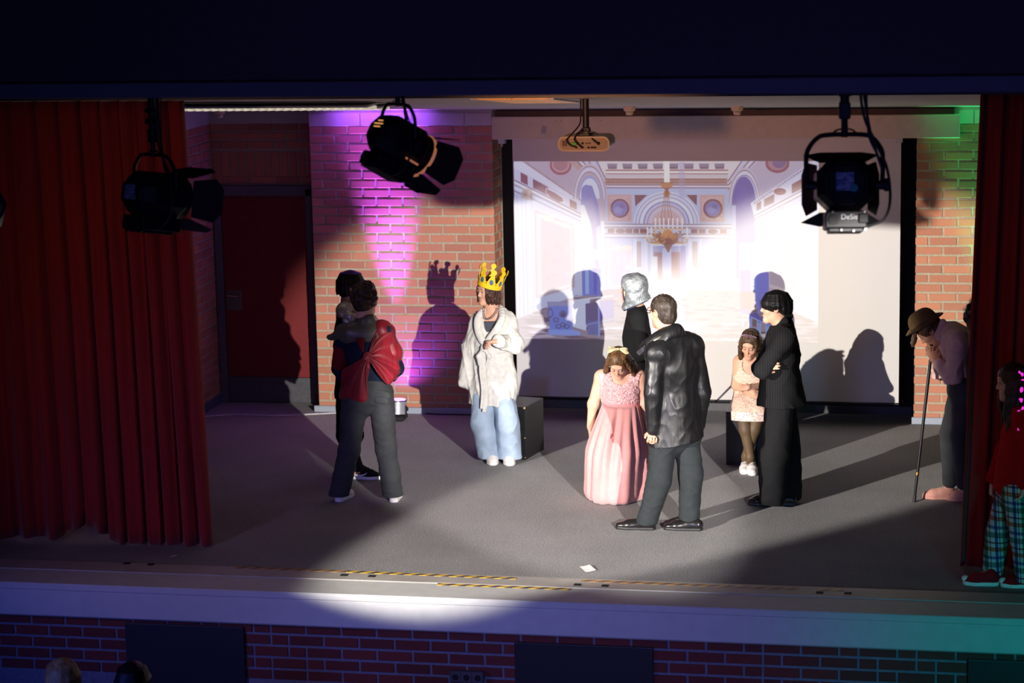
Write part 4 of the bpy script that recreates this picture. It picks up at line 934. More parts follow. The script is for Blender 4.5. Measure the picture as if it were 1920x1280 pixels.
def face(root, h, brow, eyes=(.10, .06, .04), lip=rgb(204, 128, 116), lids=0.0):
    """eyes, brows and lips as children on the head"""
    for sg in (-1, 1):
        o = MB(); o.lathe([(0, -.0105)]+[(.0105*math.sin(t), -.0105*math.cos(t)) for t in np.linspace(.2, math.pi-.2, 8)]+[(0, .0105)], 14)
        M4 = Matrix([[*h.M[i], 0] for i in range(3)]+[[0, 0, 0, 1]])
        c = Vector(h.p(sg*.031, .0795, .008)-A3(root.location)); T = Matrix.Translation(c) @ M4 @ Matrix.Scale(h.s, 4)
        if lids > .5:       # looking down: closed lid with a lash line
            ey = o.xf(T).build('eyelid', SKIN, root, True)
            soft(root, 'eyelashes', mat('lashes', (.03, .018, .012), .7), [rc(h.p(sg*.018, .0872, .004), h.p(sg*.031, .0905, .0005), .0014*h.s, k=.001), rc(h.p(sg*.031, .0905, .0005), h.p(sg*.043, .0850, .004), .0014*h.s, k=.001)], .0011)
        else:
            ey = o.xf(T).build('eye', mat('eye_white', rgb(206, 196, 190), .25), root, True)
            q = MB(); q.lathe([(0, .0114), (.0035, .0111), (.0070, .0086)], 12, Matrix.Rotation(-math.pi/2-.10, 4, 'X')); q.xf(T).build('iris', mat('iris_brown', (.02, .012, .008), .15), ey, True)
            lid = [rc(h.p(sg*(.031-.014), .085, .010), h.p(sg*.031, .0895, .0150), .0042*h.s, k=.003), rc(h.p(sg*.031, .0895, .0150), h.p(sg*(.031+.015), .081, .009), .0042*h.s, k=.003)]
            soft(root, 'eyelid', SKIN_D, lid, .0016)
        soft(root, 'eyebrow', mat('brow_'+brow, HAIRC[brow], .7), [rc(h.p(sg*.014, .090, .0335), h.p(sg*.032, .088, .037), .0022*h.s, .0026*h.s, k=.002), rc(h.p(sg*.032, .088, .036), h.p(sg*.052, .072, .030), .0026*h.s, .0014*h.s, k=.002)], .0015)
    soft(root, 'lips', mat('lip_'+'%d' % int(lip[0]*999), lip, .4), [h.t((-.022, .0805, -.0655), (0, .0915, -.0620), .0022, .0036, .003), h.t((.022, .0805, -.0655), (0, .0915, -.0620), .0022, .0036, .003),
         h.t((-.020, .0805, -.0665), (0, .0905, -.0705), .0024, .0040, .003), h.t((.020, .0805, -.0665), (0, .0905, -.0705), .0024, .0040, .003), h.t((-.02, .096, -.066), (.02, .096, -.066), .0014, None, .002, sub=True)], .0018)
HAIRC = dict(black=(.0035, .0032, .0036), dark=(.018, .011, .008), brown=(.055, .028, .014), dkbrown=(.030, .016, .010), blond=(.20, .115, .045), grey=(.05, .04, .033))
def hair_mat(name, c, c2=None):
    k = NT('hair_'+name); nz = k.noise(55, 4, .6, stretch=(1, 1, .12)); c2 = c2 or tuple(x*2.1 for x in c)
    k.l(k.ramp(nz, [(.38, c), (.66, c2)]), k.b.inputs['Base Color']); k.b.inputs['Roughness'].default_value = .40; k.b.inputs['Specular IOR Level'].default_value = .3
    k.bump(k.noise(300, 3, .6, stretch=(1, 1, .1)), .7, .003); return k.m
HM = {n: hair_mat(n, c) for n, c in HAIRC.items()}
def skin_mat(name, c):
    k = NT(name); nz = k.noise(14, 4); k.l(k.ramp(nz, [(.3, tuple(x*.92 for x in c)), (.7, c)]), k.b.inputs['Base Color'])
    k.b.inputs['Roughness'].default_value = .5; k.b.inputs['Subsurface Weight'].default_value = .10; k.b.inputs['Subsurface Radius'].default_value = (.012, .005, .003); k.b.inputs['Subsurface Scale'].default_value = 1.0
    k.b.inputs['Specular IOR Level'].default_value = .3; return k.m
SKIN = skin_mat('skin', rgb(217, 167, 139)); SKIN_D = skin_mat('skin_lid', rgb(196, 140, 116)); SKIN_T = skin_mat('skin_tan', rgb(206, 150, 118))
def cap(h, th=.012, front=.05, low=-.05, nape=-.085, side=.006):
    """close hair: skull shell cut away from the face"""
    r = (.074+th, .094+th, .084+th)
    return [h.e((0, -.014, .034), r, .012), h.e((0, -.045, -.03), (.066+th*.8, .062+th*.8, .070), .02),
            h.e((0, .115, front-.115), (.088, .082, .115), .012, True)]
def locks(h, n, fn, seed): 
    r = np.random.default_rng(seed); P = []
    for i in range(n): P += fn(i, r)
    return P
class Fig:
    def __init__(s, label, u, v, y=None, ref=1.0, group=None):
        b_ = onz(u, v) if y is None else at(u, v, y); s.y = b_[1]
        s.root = thing('person', label, 'person', (b_[0], b_[1], 0), group=group)
    def J(s, u, v, dy=0.0): return at(u, v, s.y+dy)
    def Z(s, u, v, z, dy=0.0): p = at(u, v, s.y+dy); return A3((p[0], p[1], z))
def depth_of(a, b): d = A3(b)-A3(a); d[2] = 0; return unit((d[1], -d[0], 0))     # horizontal normal to the line a-b
def torso(hl, hr, waist, chest, sl, sr, neck, off=0.0, w=1.0, fl=.66, bust=0):
    dp = depth_of(sl, sr); hips = (A3(hl)+A3(hr))/2; hw = np.linalg.norm(A3(hr)-A3(hl))/2; sw = np.linalg.norm(A3(sr)-A3(sl))/2
    P = [rc(hips, waist, (.155*w+off), (.128*w+off), fl, dp, .05), rc(waist, chest, .128*w+off, .150*w+off, fl, dp, .05)]
    top = (A3(sl)+A3(sr))/2; P += [rc(chest, top*.75+A3(neck)*.25, .150*w+off, .10*w+off, fl, dp, .05)]
    P += [rc(sl, sr, .052*w+off, None, 1, None, .05), rc(A3(neck)*.9+top*.1, A3(sl)*.8+top*.2, .045*w+off*.6, .048*w+off, 1, None, .04), rc(A3(neck)*.9+top*.1, A3(sr)*.8+top*.2, .045*w+off*.6, .048*w+off, 1, None, .04)]
    return P
def arm(sh, elb, wr, off=0.0, w=1.0, k=.03): return [rc(sh, elb, .050*w+off, .040*w+off, k=k), rc(elb, wr, .040*w+off, .027*w+off, k=k)]
def leg(hip, kn, an, off=0.0, w=1.0, k=.03):
    hip, kn, an = A3(hip), A3(kn), A3(an); mid = kn+(an-kn)*.3
    return [rc(hip, kn, .082*w+off, .054*w+off, k=k), rc(kn, mid, .052*w+off, .054*w+off, k=k), rc(mid, an, .054*w+off, .038*w+off, k=k)]
def shoe(root, heel, toe, m_up, m_sole, h=.055, wid=.044, sole=.022, laces=None, kind='sneaker', ankle=True):
    heel = A3(heel); toe = A3(toe); heel[2] = toe[2] = 0; d = unit(toe-heel); L = np.linalg.norm(toe-heel); sd = np.cross(d, (0, 0, 1)); z = A3((0, 0, 1))
    hp = heel+d*wid*.75; tp = toe-d*wid*.85; ball = hp+(tp-hp)*.72
    lowc = ((0, 0, sole*.8), (0, 0, -1))
    up = [rc(hp+z*(sole+.012), ball+z*(sole+.008), wid*.80, wid*.98, .80, z, .02), rc(ball+z*(sole+.006), tp+z*(sole+.004), wid*.98, wid*.78, .72, z, .02),
          rc(hp+z*(sole+h*.55), hp+d*L*.22+z*(sole+h*.45), wid*.70, wid*.66, 1, None, .03), rc(hp+d*L*.18+z*(sole+h*.55), ball+z*(sole+.022), wid*.62, wid*.55, 1, None, .03)]
    if ankle: up += [rc(hp+z*(sole+h*.6), hp+d*.012+z*(sole+h*1.25), wid*.72, wid*.70, 1, None, .02)]
    s_ = soft(root, 'shoe', m_up, up, .005, [lowc])
    so = [rc(hp+z*sole*.5, ball+z*sole*.5, wid*.86, wid*1.06, 1, None, .01), rc(ball+z*sole*.5, tp+z*sole*.5, wid*1.06, wid*.86, 1, None, .01)]
    soft(root, 'shoe_sole', m_sole, so, .005, [((0, 0, sole), (0, 0, 1)), ((0, 0, .001), (0, 0, -1))])
    if kind == 'capped': soft(root, 'toe_cap', m_sole, [el(tp+d*wid*.45+z*(sole+.012), (wid*.62, wid*.62, .022), None, .005)], .004, [lowc])
    if laces is not None:
        for i in range(4):
            t = .34+.10*i; c = hp+(tp-hp)*t+z*(sole+h*.74*(1-t)+wid*.72)
            MB().tube(catmull([c-sd*wid*.42-z*.008-A3(root.location), c+z*.004-A3(root.location), c+sd*wid*.42-z*.008-A3(root.location)], 4), .004, 6).build('lace', laces, s_, True)
    return s_
def patch(root, name, m, K, outline, rows=10, seg=6, pleat=.012, npl=9, th=.004, seed=0, fall=.6, bulge=.0):
    """a cloth fan gathered at the knot K and spreading to an outline of points, with pleats that open outwards"""
    O = catmull(outline, seg); n = len(O); V = []; base = A3(root.location); K = A3(K)
    for i, o in enumerate(O):
        for j in range(rows+1):
            t = j/rows; s = max(t, .03); p = K+(A3(o)-K)*s
            a = pleat*math.sin(i/(n-1)*npl*2*math.pi+1.2*math.sin(3*t+seed))*(t**fall)*(1-.35*t)
            p = p+A3((0, -1, .15))*(a+bulge*math.sin(math.pi*t)); V.append(p-base)
    F = [(i*(rows+1)+j, (i+1)*(rows+1)+j, (i+1)*(rows+1)+j+1, i*(rows+1)+j+1) for i in range(n-1) for j in range(rows)]
    o = link(name, mesh(V, F, name), m, root, True); md = o.modifiers.new('cloth', 'SOLIDIFY'); md.thickness = th; md.offset = 0; return o
def strap(root, name, m, pts, w_, th, up=(0, 0, 1), n=6):
    """a flat band along a path; up = the band's width direction"""
    P = catmull(pts, n); V = []; u = unit(up); base = A3(root.location)
    for i, p in enumerate(P):
        t = unit(A3(P[min(i+1, len(P)-1)])-A3(P[max(i-1, 0)])); ww = unit(u-t*(u @ t)); nn = np.cross(t, ww)
        V += [p-base+ww*w_/2+nn*th/2, p-base-ww*w_/2+nn*th/2, p-base-ww*w_/2-nn*th/2, p-base+ww*w_/2-nn*th/2]
    F = [(4*i+k, 4*i+(k+1) % 4, 4*i+4+(k+1) % 4, 4*i+4+k) for i in range(len(P)-1) for k in range(4)]+[(3, 2, 1, 0), tuple(4*(len(P)-1)+k for k in range(4))]
    b = MB(); b.add(V, F); return b.build(name, m, root, True)

def strands(h, n, seed, a0, a1, rx, ry, z1, zend, jit=.02, r=.0065, wave=0.0, out=0.0, top=.122):
    """many thin hair locks from the crown over the skull; zend(a) = how low they hang"""
    g_ = np.random.default_rng(seed); P = []
    for i in range(n):
        a = a0+(a1-a0)*(i+g_.random())/n; s_, c_ = math.sin(a), math.cos(a); z_ = zend(a)+jit*(g_.random()-.5)*2; ph = g_.uniform(0, 6.28); k_ = 1+.03*g_.normal()
        pts = [h.p(.022*s_, -.014-.022*c_, top), h.p(.066*s_*k_, -.014-.080*c_*k_, top-.022), h.p(rx*s_*k_, -.014-ry*c_*k_, z1)]
        m = max(1, int(abs(z1-z_)/.035)+1)
        for q in range(1, m+1):
            t = q/m; pts.append(h.p(rx*s_*k_+wave*math.sin(ph+q*1.9)+out*s_*t, -.014-ry*c_*k_+wave*math.cos(ph+q*1.9)-out*c_*t*.4, z1+(z_-z1)*t))
        P += chain(pts, [r*.7, r, r*1.1]+[r*1.05]*(m-1)+[r*.45], k=.005)
    return P
# ------------------------------------------------------------------ cloth materials
def cloth(name, c, rough=.9, b=.35, bs=500, **kw): return mat(name, c, rough, spec=.15, bump=b, bscale=bs, bdist=.002, var=kw.pop('var', .10), **kw)
def leather(name, c, rough=.40):
    k = NT(name); k.b.inputs['Base Color'].default_value = (*c, 1); r = k.noise(9, 4); 
    mr = k.ramp(r, [(.3, (rough-.08,)*3), (.7, (rough+.14,)*3)]); k.l(mr, k.b.inputs['Roughness'])
    mx = k.math('ADD', k.math('MULTIPLY', k.noise(11, 3, .5, stretch=(1, 1, .45)), 1.0), k.math('MULTIPLY', k.noise(260, 3), .06)); k.bump(mx, .22, .02); MATS[name] = k.m; return k.m
def stripes(name, base, line, per, wd, ax=0):
    k = NT(name); sp = k.t.nodes.new('ShaderNodeSeparateXYZ'); k.l(k.obj(), sp.inputs[0])
    x = k.math('ADD', sp.outputs[ax], k.math('MULTIPLY', sp.outputs[1], .08)); f = k.math('FRACT', k.math('MULTIPLY', x, 1/per))
    k.l(k.ramp(k.math('LESS_THAN', f, wd), [(0, base), (1, line)]), k.b.inputs['Base Color']); k.b.inputs['Roughness'].default_value = .9; k.b.inputs['Specular IOR Level'].default_value = .15; k.bump(k.noise(400, 2), .2, .002); return k.m
def plaid(name):
    k = NT(name); sp = k.t.nodes.new('ShaderNodeSeparateXYZ'); k.l(k.obj(), sp.inputs[0])
    fx = k.math('FRACT', k.math('MULTIPLY', k.math('ADD', sp.outputs[0], k.math('MULTIPLY', sp.outputs[2], .06)), 1/.125)); fz = k.math('FRACT', k.math('MULTIPLY', sp.outputs[2], 1/.21))
    W_ = rgb(196, 206, 206); cx = k.ramp(fx, [(0, W_), (.20, rgb(60, 84, 150)), (.36, W_), (.44, (.01, .01, .02)), (.48, W_), (.62, rgb(64, 122, 98)), (.82, W_), (.93, (.01, .01, .02)), (.97, W_)])
    cz = k.ramp(fz, [(0, rgb(230, 230, 230)), (.16, rgb(206, 100, 50)), (.30, rgb(235, 235, 235)), (.42, rgb(150, 60, 70)), (.48, rgb(240, 240, 240)), (.62, rgb(90, 130, 120)), (.80, rgb(240, 240, 240)), (.9, rgb(70, 96, 170))])
    for n_ in k.t.nodes:
        if n_.type == 'VALTORGB': n_.color_ramp.interpolation = 'CONSTANT'
    mx = k.n('ShaderNodeMix', data_type='RGBA', blend_type='MULTIPLY'); mx.inputs[0].default_value = .9; k.l(cx, mx.inputs[6]); k.l(cz, mx.inputs[7]); k.l(mx.outputs[2], k.b.inputs['Base Color']); k.b.inputs['Roughness'].default_value = .9; return k.m
def lace(name, c1, c2, c3, sc):
    k = NT(name); v = k.n('ShaderNodeTexVoronoi', Scale=sc, feature='DISTANCE_TO_EDGE'); nz = k.n('ShaderNodeTexNoise', Scale=sc*.5, Detail=3)
    mv = k.t.nodes.new('ShaderNodeVectorMath'); mv.operation = 'MULTIPLY_ADD'; k.l(k.obj(), nz.inputs['Vector']); k.l(nz.outputs['Color'], mv.inputs[0]); mv.inputs[1].default_value = (.05,)*3; k.l(k.obj(), mv.inputs[2]); k.l(mv.outputs[0], v.inputs['Vector'])
    c = k.ramp(v.outputs['Distance'], [(.02, c1), (.10, c2), (.30, c3)]); k.l(c, k.b.inputs['Base Color']); k.b.inputs['Roughness'].default_value = .7
    k.bump(v.outputs['Distance'], .8, .012); return k.m
M_ROBE = cloth('white_robe_cloth', rgb(214, 212, 204)); M_JEAN = mat('washed_denim', rgb(148, 166, 186), .9, var=.22, scale=7, bump=.3, bscale=500, bdist=.002)
M_DKJEAN = mat('dark_grey_denim', rgb(52, 54, 56), .9, var=.25, scale=8, bump=.3, bscale=450, bdist=.002); M_BLKCL = cloth('black_cloth', (.009, .009, .010)); M_CHAR = cloth('charcoal_trousers', rgb(44, 48, 50), b=.3)
M_TOP = cloth('grey_knit_top', rgb(78, 80, 90)); M_PINK = cloth('pink_chiffon', rgb(215, 148, 146), .7, sheen=.3, var=.04); M_SATIN = cloth('pink_satin', rgb(226, 142, 144), .35, b=.1)
M_NAVY = cloth('navy_shirt', rgb(26, 34, 52)); M_RED = cloth('dull_red_cloth', rgb(110, 26, 30)); M_VELVET = mat('red_velvet', rgb(126, 7, 28), .46, var=.3, scale=30, stretch=(1, 1, .2), bump=.3, bscale=200, bdist=.003, sheen=.12)
M_LEATH = leather('black_leather', (.008, .008, .009)); M_OLIVE = leather('dark_olive_leather', rgb(84, 80, 66), .42); M_SHINE = leather('polished_shoe_leather', (.010, .009, .009), .2)
M_SUIT = stripes('pinstripe_cloth', (.008, .008, .009), rgb(36, 36, 36), .019, .16); M_PLAID = plaid('plaid_cloth')
M_BLACE = lace('pink_floral_lace', rgb(176, 110, 116), rgb(240, 206, 204), rgb(214, 138, 142), 42); M_CLACE = lace('blush_lace', rgb(240, 214, 196), rgb(244, 206, 184), rgb(238, 190, 166), 60)
M_TIGHT = mat('brown_tights', rgb(96, 76, 52), .6, var=.06); M_SNW = mat('white_sneaker', rgb(226, 222, 216), .5, var=.04); M_SOLE = mat('white_sole', rgb(232, 230, 224), .6, var=.03); M_SOLEB = mat('black_sole', (.012, .012, .012), .5); M_SHB = cloth('black_sneaker', (.012, .012, .013)); M_PKSH = cloth('pink_suede', rgb(206, 150, 132)); M_REDSH = cloth('red_canvas', rgb(160, 24, 34)); M_SHIRT = cloth('pale_pink_shirt', rgb(226, 190, 180), sheen=.1); M_FELT = cloth('olive_brown_felt', rgb(116, 92, 62), .95)
M_YEL = mat('yellow_card', rgb(246, 204, 26), .6, var=.03); M_SILV = mat('crumpled_silver', rgb(150, 158, 162), .40, .55, var=.5, scale=16, bump=.9, bscale=70, bdist=.008); M_GOLD = mat('gold_bow', rgb(220, 204, 160), .4, .2); M_REDTOP = cloth('bright_red_top', rgb(176, 10, 18))

# ------------------------------------------------------------------ the person in the paper crown
g = Fig('person in a yellow paper crown and white belted robe over light jeans', 940, 866); J = g.J; R_ = g.root
sl, sr, nk, ch, wa = J(951, 603, .02), J(897, 603), J(922, 580), J(923, 628, -.01), J(923, 662)
hl, hr, kl, kr, al_, ar_ = J(941, 715), J(909, 715), J(950, 792, -.04), J(905, 792, -.04), J(955, 852), J(922, 850)
eL, wL, eR, wR = J(962, 645, -.06), J(934, 640, -.20), J(883, 655), J(879, 664, .0)
hd = Head(J(914, 545, -.02), (-.62, -.78, -.08), (.10, 0, 1), .94)
P = hd.prims()+[rc(hd.p(0, -.03, -.10), nk, .050, .052, k=.03)]+torso(hl, hr, wa, ch, sl, sr, nk, 0, .86, .64)+arm(sl, eL, wL, 0, .9)+arm(sr, eR, wR, 0, .9)+leg(hl, kl, al_, 0, .9)+leg(hr, kr, ar_, 0, .9)
P += hand(wL, J(912, 641, -.24)-wL, (-.2, -.3, -.9), .75, .95, -1)+hand(wR, J(875, 700, -.0)-wR, (1, -.2, 0), .15, .62, 1)
soft(R_, 'body', SKIN, P, .0055); face(R_, hd, 'dkbrown', lip=rgb(200, 118, 110))
tp = [rc(ch, wa, .140, .125, .64, depth_of(sl, sr), .03), rc(J(923, 612, -.01), ch, .118, .138, .66, depth_of(sl, sr), .03)]
tt = soft(R_, 'grey_top', M_TOP, tp, .007, [(J(911, 607, -.12), (0, -.25, 1))])
rb = torso(hl, hr, wa, ch, sl, sr, nk, .026, .90, .70)+[rc(wa, (A3(hl)+A3(hr))/2+A3((0, 0, -.05)), .145, .185, .68, (0, 1, 0), .05), rc((A3(hl)+A3(hr))/2, J(921, 775), .185, .205, .62, (0, 1, 0), .05)]
rb += [rc(sl, eL, .070, .074, k=.03), rc(eL, wL, .074, .060, k=.03), rc(sr, eR, .070, .074, k=.03), rc(eR, J(873, 716, -.01), .074, .056, .8, (0, 1, 0), .03)]
rb += [rc(J(918, 592, -.125), J(909, 640, -.145), .108, .010, k=.008, sub=True), rc(J(921, 572, -.02), J(917, 590, -.15), .080, .105, k=.01, sub=True), rc(J(926, 640, -.25), J(905, 641, -.30), .035, k=.01, sub=True)]
soft(R_, 'robe', M_ROBE, rb, .0065, [(J(921, 757), (0, 0, -1)), (J(870, 711, -.02), (-.15, 0, -1))] if False else [(J(921, 757), (.0, 0, -1))], [(.012, 9, (1, 1, .2), 3), (.010, 15, (1, 1, .25), -4), (.004, 34, (1, 1, .5), -6)])
for nm, pts in (('robe_lapel', [J(906, 582, -.04), J(896, 598, -.11), J(897, 622, -.135), J(907, 644, -.155)]), ('robe_lapel', [J(940, 578, -.02), J(941, 598, -.11), J(928, 622, -.155), J(911, 645, -.165)])):
    soft(R_, nm, M_ROBE, chain(catmull(pts, 4), [.024]*13, .45, (0, 1, .15), .012), .006)
wz = wa[2]; pts = [wa+A3((.168*math.cos(t), .128*math.sin(t), .0)) for t in np.linspace(0, 2*math.pi, 25)]
strap(R_, 'belt', M_ROBE, pts, .045, .012)
kn_ = J(907, 651, -.155)
soft(R_, 'belt_knot', M_ROBE, [el(kn_, (.028, .022, .024)), rc(kn_, J(897, 668, -.15), .014, .018), rc(J(897, 668, -.15), J(898, 684, -.15), .018, .008), rc(kn_, J(917, 668, -.16), .014, .018), rc(J(917, 668, -.16), J(911, 686, -.16), .018, .008)], .005)
for pts in ([kn_, J(902, 690, -.16), J(906, 730, -.17), J(904, 766, -.17)], [kn_, J(908, 700, -.165), J(911, 740, -.175), J(908, 772, -.175)]): strap(R_, 'belt_end', M_ROBE, pts, .032, .006, (1, 0, 0))
for hp, k_, an, sg in ((hl, kl, al_, 1), (hr, kr, ar_, -1)):
    jl = [rc(hp, k_, .098, .096, k=.03), rc(k_, an+A3((0, 0, -.035)), .098, .115, .9, (0, 1, 0), .03)]+([rc(hl, hr, .10, None, .8, (0, 1, 0), .05)] if sg > 0 else [])
    soft(R_, 'jeans_leg', M_JEAN, jl, .0065, [((0, 0, .045), (0, 0, -1))], [(.008, 9, (1, 1, .5), 11+sg), (.0045, 15, (1, 1, .8), -5)])
shoe(R_, J(952, 861, .02), J(957, 873, -.15)*A3((1, 1, 0)), M_SNW, M_SOLE, .055, .047, .03, mat('white_lace', rgb(235, 232, 228), .7))
shoe(R_, J(921, 860, .02), J(925, 871, -.15)*A3((1, 1, 0)), M_SNW, M_SOLE, .055, .047, .03, MATS['white_lace'])
hp_ = cap(hd, .010, .070)+strands(hd, 130, 5, -2.45, 2.45, .087, .104, .03, lambda a: -.105-.02*math.cos(a), .018, .0070, .005, .004, .112)
soft(R_, 'hair', hair_mat('auburn', (.030, .013, .009), (.085, .036, .024)), hp_, .0045)
pts = [J(908, 578, -.10), J(908, 590, -.125), J(913, 597, -.135), J(922, 595, -.13), J(930, 586, -.11), J(933, 577, -.08)]
q = MB(); q.tube([p-A3(R_.location) for p in catmull(pts, 8)], .0035, 5)
for i, p in enumerate(catmull(pts, 3)): q.lathe([(0, .006), (.005, 0), (0, -.006)], 6, Matrix.Translation(Vector(p-A3(R_.location))+Vector((0, -.006, -.006))))
q.build('necklace', mat('silver_beads', rgb(150, 150, 170), .3, .8), R_, True)
# paper crown: band, eight points with round tips, blue gems, red studs (top-level: it can be lifted off)
cu = unit((.30, -.04, .95)); cxv = unit(np.cross((-.80, -.58, 0), cu)); cyv = np.cross(cu, cxv); cc = hd.p(0, -.006, .040)+A3((.012, 0, 0))
ct = thing('crown_headdress', 'yellow paper crown with blue ovals, worn by the white-robed person', 'crown', tuple(cc)); rC = .105
def cpt(a, z, r=rC): return Vector(cxv*math.cos(a)*r*.93+cyv*math.sin(a)*r+cu*z)
V = []; F = []; n = 96
for i in range(n): 
    a = 2*math.pi*i/n; ph_ = (i/n*8) % 1; d_ = abs(ph_-.5)*2
    top = .060+.085*max(0, 1-d_*1.25)**.85
    V += [cpt(a, 0), cpt(a, .045, rC+.002), cpt(a, top, rC+.006+.10*(top-.06))]
F = [(3*i+j, 3*((i+1) % n)+j, 3*((i+1) % n)+j+1, 3*i+j+1) for i in range(n) for j in range(2)]
o = link('crown_band', mesh(V, F), M_YEL, ct); md = o.modifiers.new('card', 'SOLIDIFY'); md.thickness = .0025
for i in range(8):
    a = 2*math.pi*(i+.5)/8; o_ = cpt(a, 0, 1).normalized(); nz_ = Matrix.Translation(cpt(a, .148, rC+.014)) @ Vector(cpt(a, 0, 1)-cpt(a, 0, 0)).to_track_quat('Z', 'Y').to_matrix().to_4x4()
    MB().lathe([(0, .003), (.022, .003), (.024, .0), (.022, -.003), (0, -.003)], 16, nz_).build('crown_tip', M_YEL, ct)
    q = MB(); mt = Matrix.Translation(cpt(a, .062, rC+.0065)) @ Vector(cpt(a, 0, 1)-cpt(a, 0, 0)).to_track_quat('Z', 'Y').to_matrix().to_4x4()
    q.lathe([(0, .002), (.014, .0015), (.016, 0)], 16, mt @ Matrix.Diagonal((1, 1.5, 1, 1))); q.build('blue_gem', mat('blue_card', rgb(60, 106, 142), .6, var=.03), ct)
    q = MB(); a += math.pi/8; mt = Matrix.Translation(cpt(a, .048, rC+.004)) @ Vector(cpt(a, 0, 1)-cpt(a, 0, 0)).to_track_quat('Z', 'Y').to_matrix().to_4x4()
    q.lathe([(0, .002), (.005, .001), (.006, 0)], 10, mt); q.build('red_stud', mat('red_card', rgb(200, 60, 40), .6), ct)

# ------------------------------------------------------------------ the person with the red sash (seen from behind)
g = Fig('curly-haired person seen from behind with a knotted red velvet sash and dark jeans', 690, 940); J = g.J; R_ = g.root
sl, sr, nk, ch, wa = J(646, 626), J(724, 622), J(688, 600), J(687, 650), J(691, 706)
hl, hr, kl, kr, al_, ar_ = J(666, 738), J(713, 738), J(655, 842, -.03), J(724, 838), J(634, 926, -.02), J(737, 928, .02)
eL, wL, eR, wR = J(637, 690, .04), J(652, 722, .24), J(742, 690, .03), J(728, 712, .24)
hd = Head(J(686, 561, .02), (.45, .88, -.05), size=1.0)
P = hd.prims()+[rc(hd.p(0, -.03, -.10), nk, .054, .056, k=.03)]+torso(hl, hr, wa, ch, sl, sr, nk)+arm(sl, eL, wL)+arm(sr, eR, wR)+leg(hl, kl, al_)+leg(hr, kr, ar_)
P += hand(wL, (.5, .8, .1), (.5, -.3, -.6), .5, 1, 1)+hand(wR, (-.5, .8, .1), (-.5, -.3, -.6), .5, 1, -1)
soft(R_, 'body', SKIN, P, .0065); face(R_, hd, 'dark')
soft(R_, 'shirt', M_NAVY, torso(hl, hr, wa, ch, sl, sr, nk, .012)+[rc(sl, eL, .066, .060), rc(eL, wL, .060, .044), rc(sr, eR, .066, .060), rc(eR, wR, .060, .044)], .007, [(J(690, 722), (0, 0, -1)), (J(688, 603), (0, 0, 1))], [(.006, 13, (1, 1, .8), 6)])
soft(R_, 'red_sleeve', M_RED, [rc(sl*.55+eL*.45, sl*.12+eL*.88, .070, .068, k=.02)], .007, folds=[(.004, 20, (1, 1, 1), 4)])
patch(R_, 'red_back_panel', M_RED, J(682, 664, -.125), [J(666, 634, -.115), J(675, 633, -.12), J(684, 634, -.118)], 5, 4, .0, 1, .004)
cl = [rc(sl, sr, .082, None, .9, (0, 1, 0), .03), rc(nk+A3((0, -.02, -.02)), J(686, 628, -.04), .085, .11, .6, (0, 1, 0), .04), rc(J(660, 626, -.05), J(700, 626, -.05), .085, .075, .7, (0, 1, 0), .03), rc(sl, J(622, 632, -.0), .075, .040, .6, (0, .4, 1), .02), rc(nk, J(690, 606, .05), .075, .085, k=.03)]
cl += [rc(nk+A3((0, .02, -.03)), nk+A3((0, .0, .12)), .056, .07, k=.01, sub=True)]
soft(R_, 'leather_yoke', M_OLIVE, cl, .0065, [(J(680, 640), (.10, 0, -1)), (J(714, 622), (1, 0, .35))], [(.005, 12, (1, 1, 1), 8)])
K = J(690, 668, -.165)
patch(R_, 'sash', M_VELVET, K, [J(697, 655, -.14), J(706, 632, -.12), J(712, 606, -.05), J(722, 600, .0), J(735, 611, -.01), J(743, 640, -.02), J(748, 675, -.02), J(750, 695, -.03), J(742, 708, -.06), J(728, 721, -.11), J(714, 704, -.14), J(699, 683, -.155)], 14, 9, .026, 6, .005, 1, .7, .02)
patch(R_, 'sash', M_VELVET, K, [J(681, 671, -.15), J(662, 683, -.13), J(644, 692, -.09), J(640, 712, -.085), J(636, 744, -.08), J(648, 748, -.12), J(668, 751, -.16), J(686, 752, -.17), J(688, 722, -.17), J(692, 688, -.165)], 14, 9, .024, 5, .005, 2, .7, .02)
soft(R_, 'sash', M_VELVET, [el(J(724, 621, -.0), (.083, .078, .072)), rc(J(716, 616, -.01), J(718, 614, .10), .078, .06, .8, (1, 0, 0)), rc(J(718, 622, .0), J(735, 662, .02), .082, .086, .95, (0, 1, 0)), rc(J(735, 662, .02), J(738, 698, .03), .086, .055)], .007, folds=[(.012, 18, (1, 1, .3), 3), (.005, 40, (1, 1, .3), 4)])
tk = [K+A3((.026*math.cos(t), -.012-.006*math.sin(2*t), .026*math.sin(t))) for t in np.linspace(0, 6.28, 13)]
soft(R_, 'sash_knot', M_VELVET, [el(K+A3((0, -.008, 0)), (.026, .022, .024))]+chain(tk, [.013]*13, k=.006)+[rc(K, J(691, 690, -.165), .016, .012)], .005, folds=[(.003, 50, (1, 1, 1), 3)])
for hp, k_, an, sg in ((hl, kl, al_, 1), (hr, kr, ar_, -1)):
    soft(R_, 'trouser_leg', M_DKJEAN, [rc(hp, k_, .108, .083, k=.03), rc(k_, an+A3((0, 0, -.02)), .083, .082, k=.03)]+[rc(hl*.75+hr*.25, hr*.75+hl*.25, .125, None, .92, (0, 1, 0), .05), rc((hl+hr)/2, wa+A3((0, 0, -.03)), .175, .150, .68, (0, 1, 0), .05)][:2 if sg > 0 else 0], .007, [((0, 0, .05), (0, 0, -1)), (J(690, 709), (0, 0, 1))], [(.004, 12, (1, 1, 1.0), 3+sg), (.0028, 18, (1, 1, 1.5), -8)])
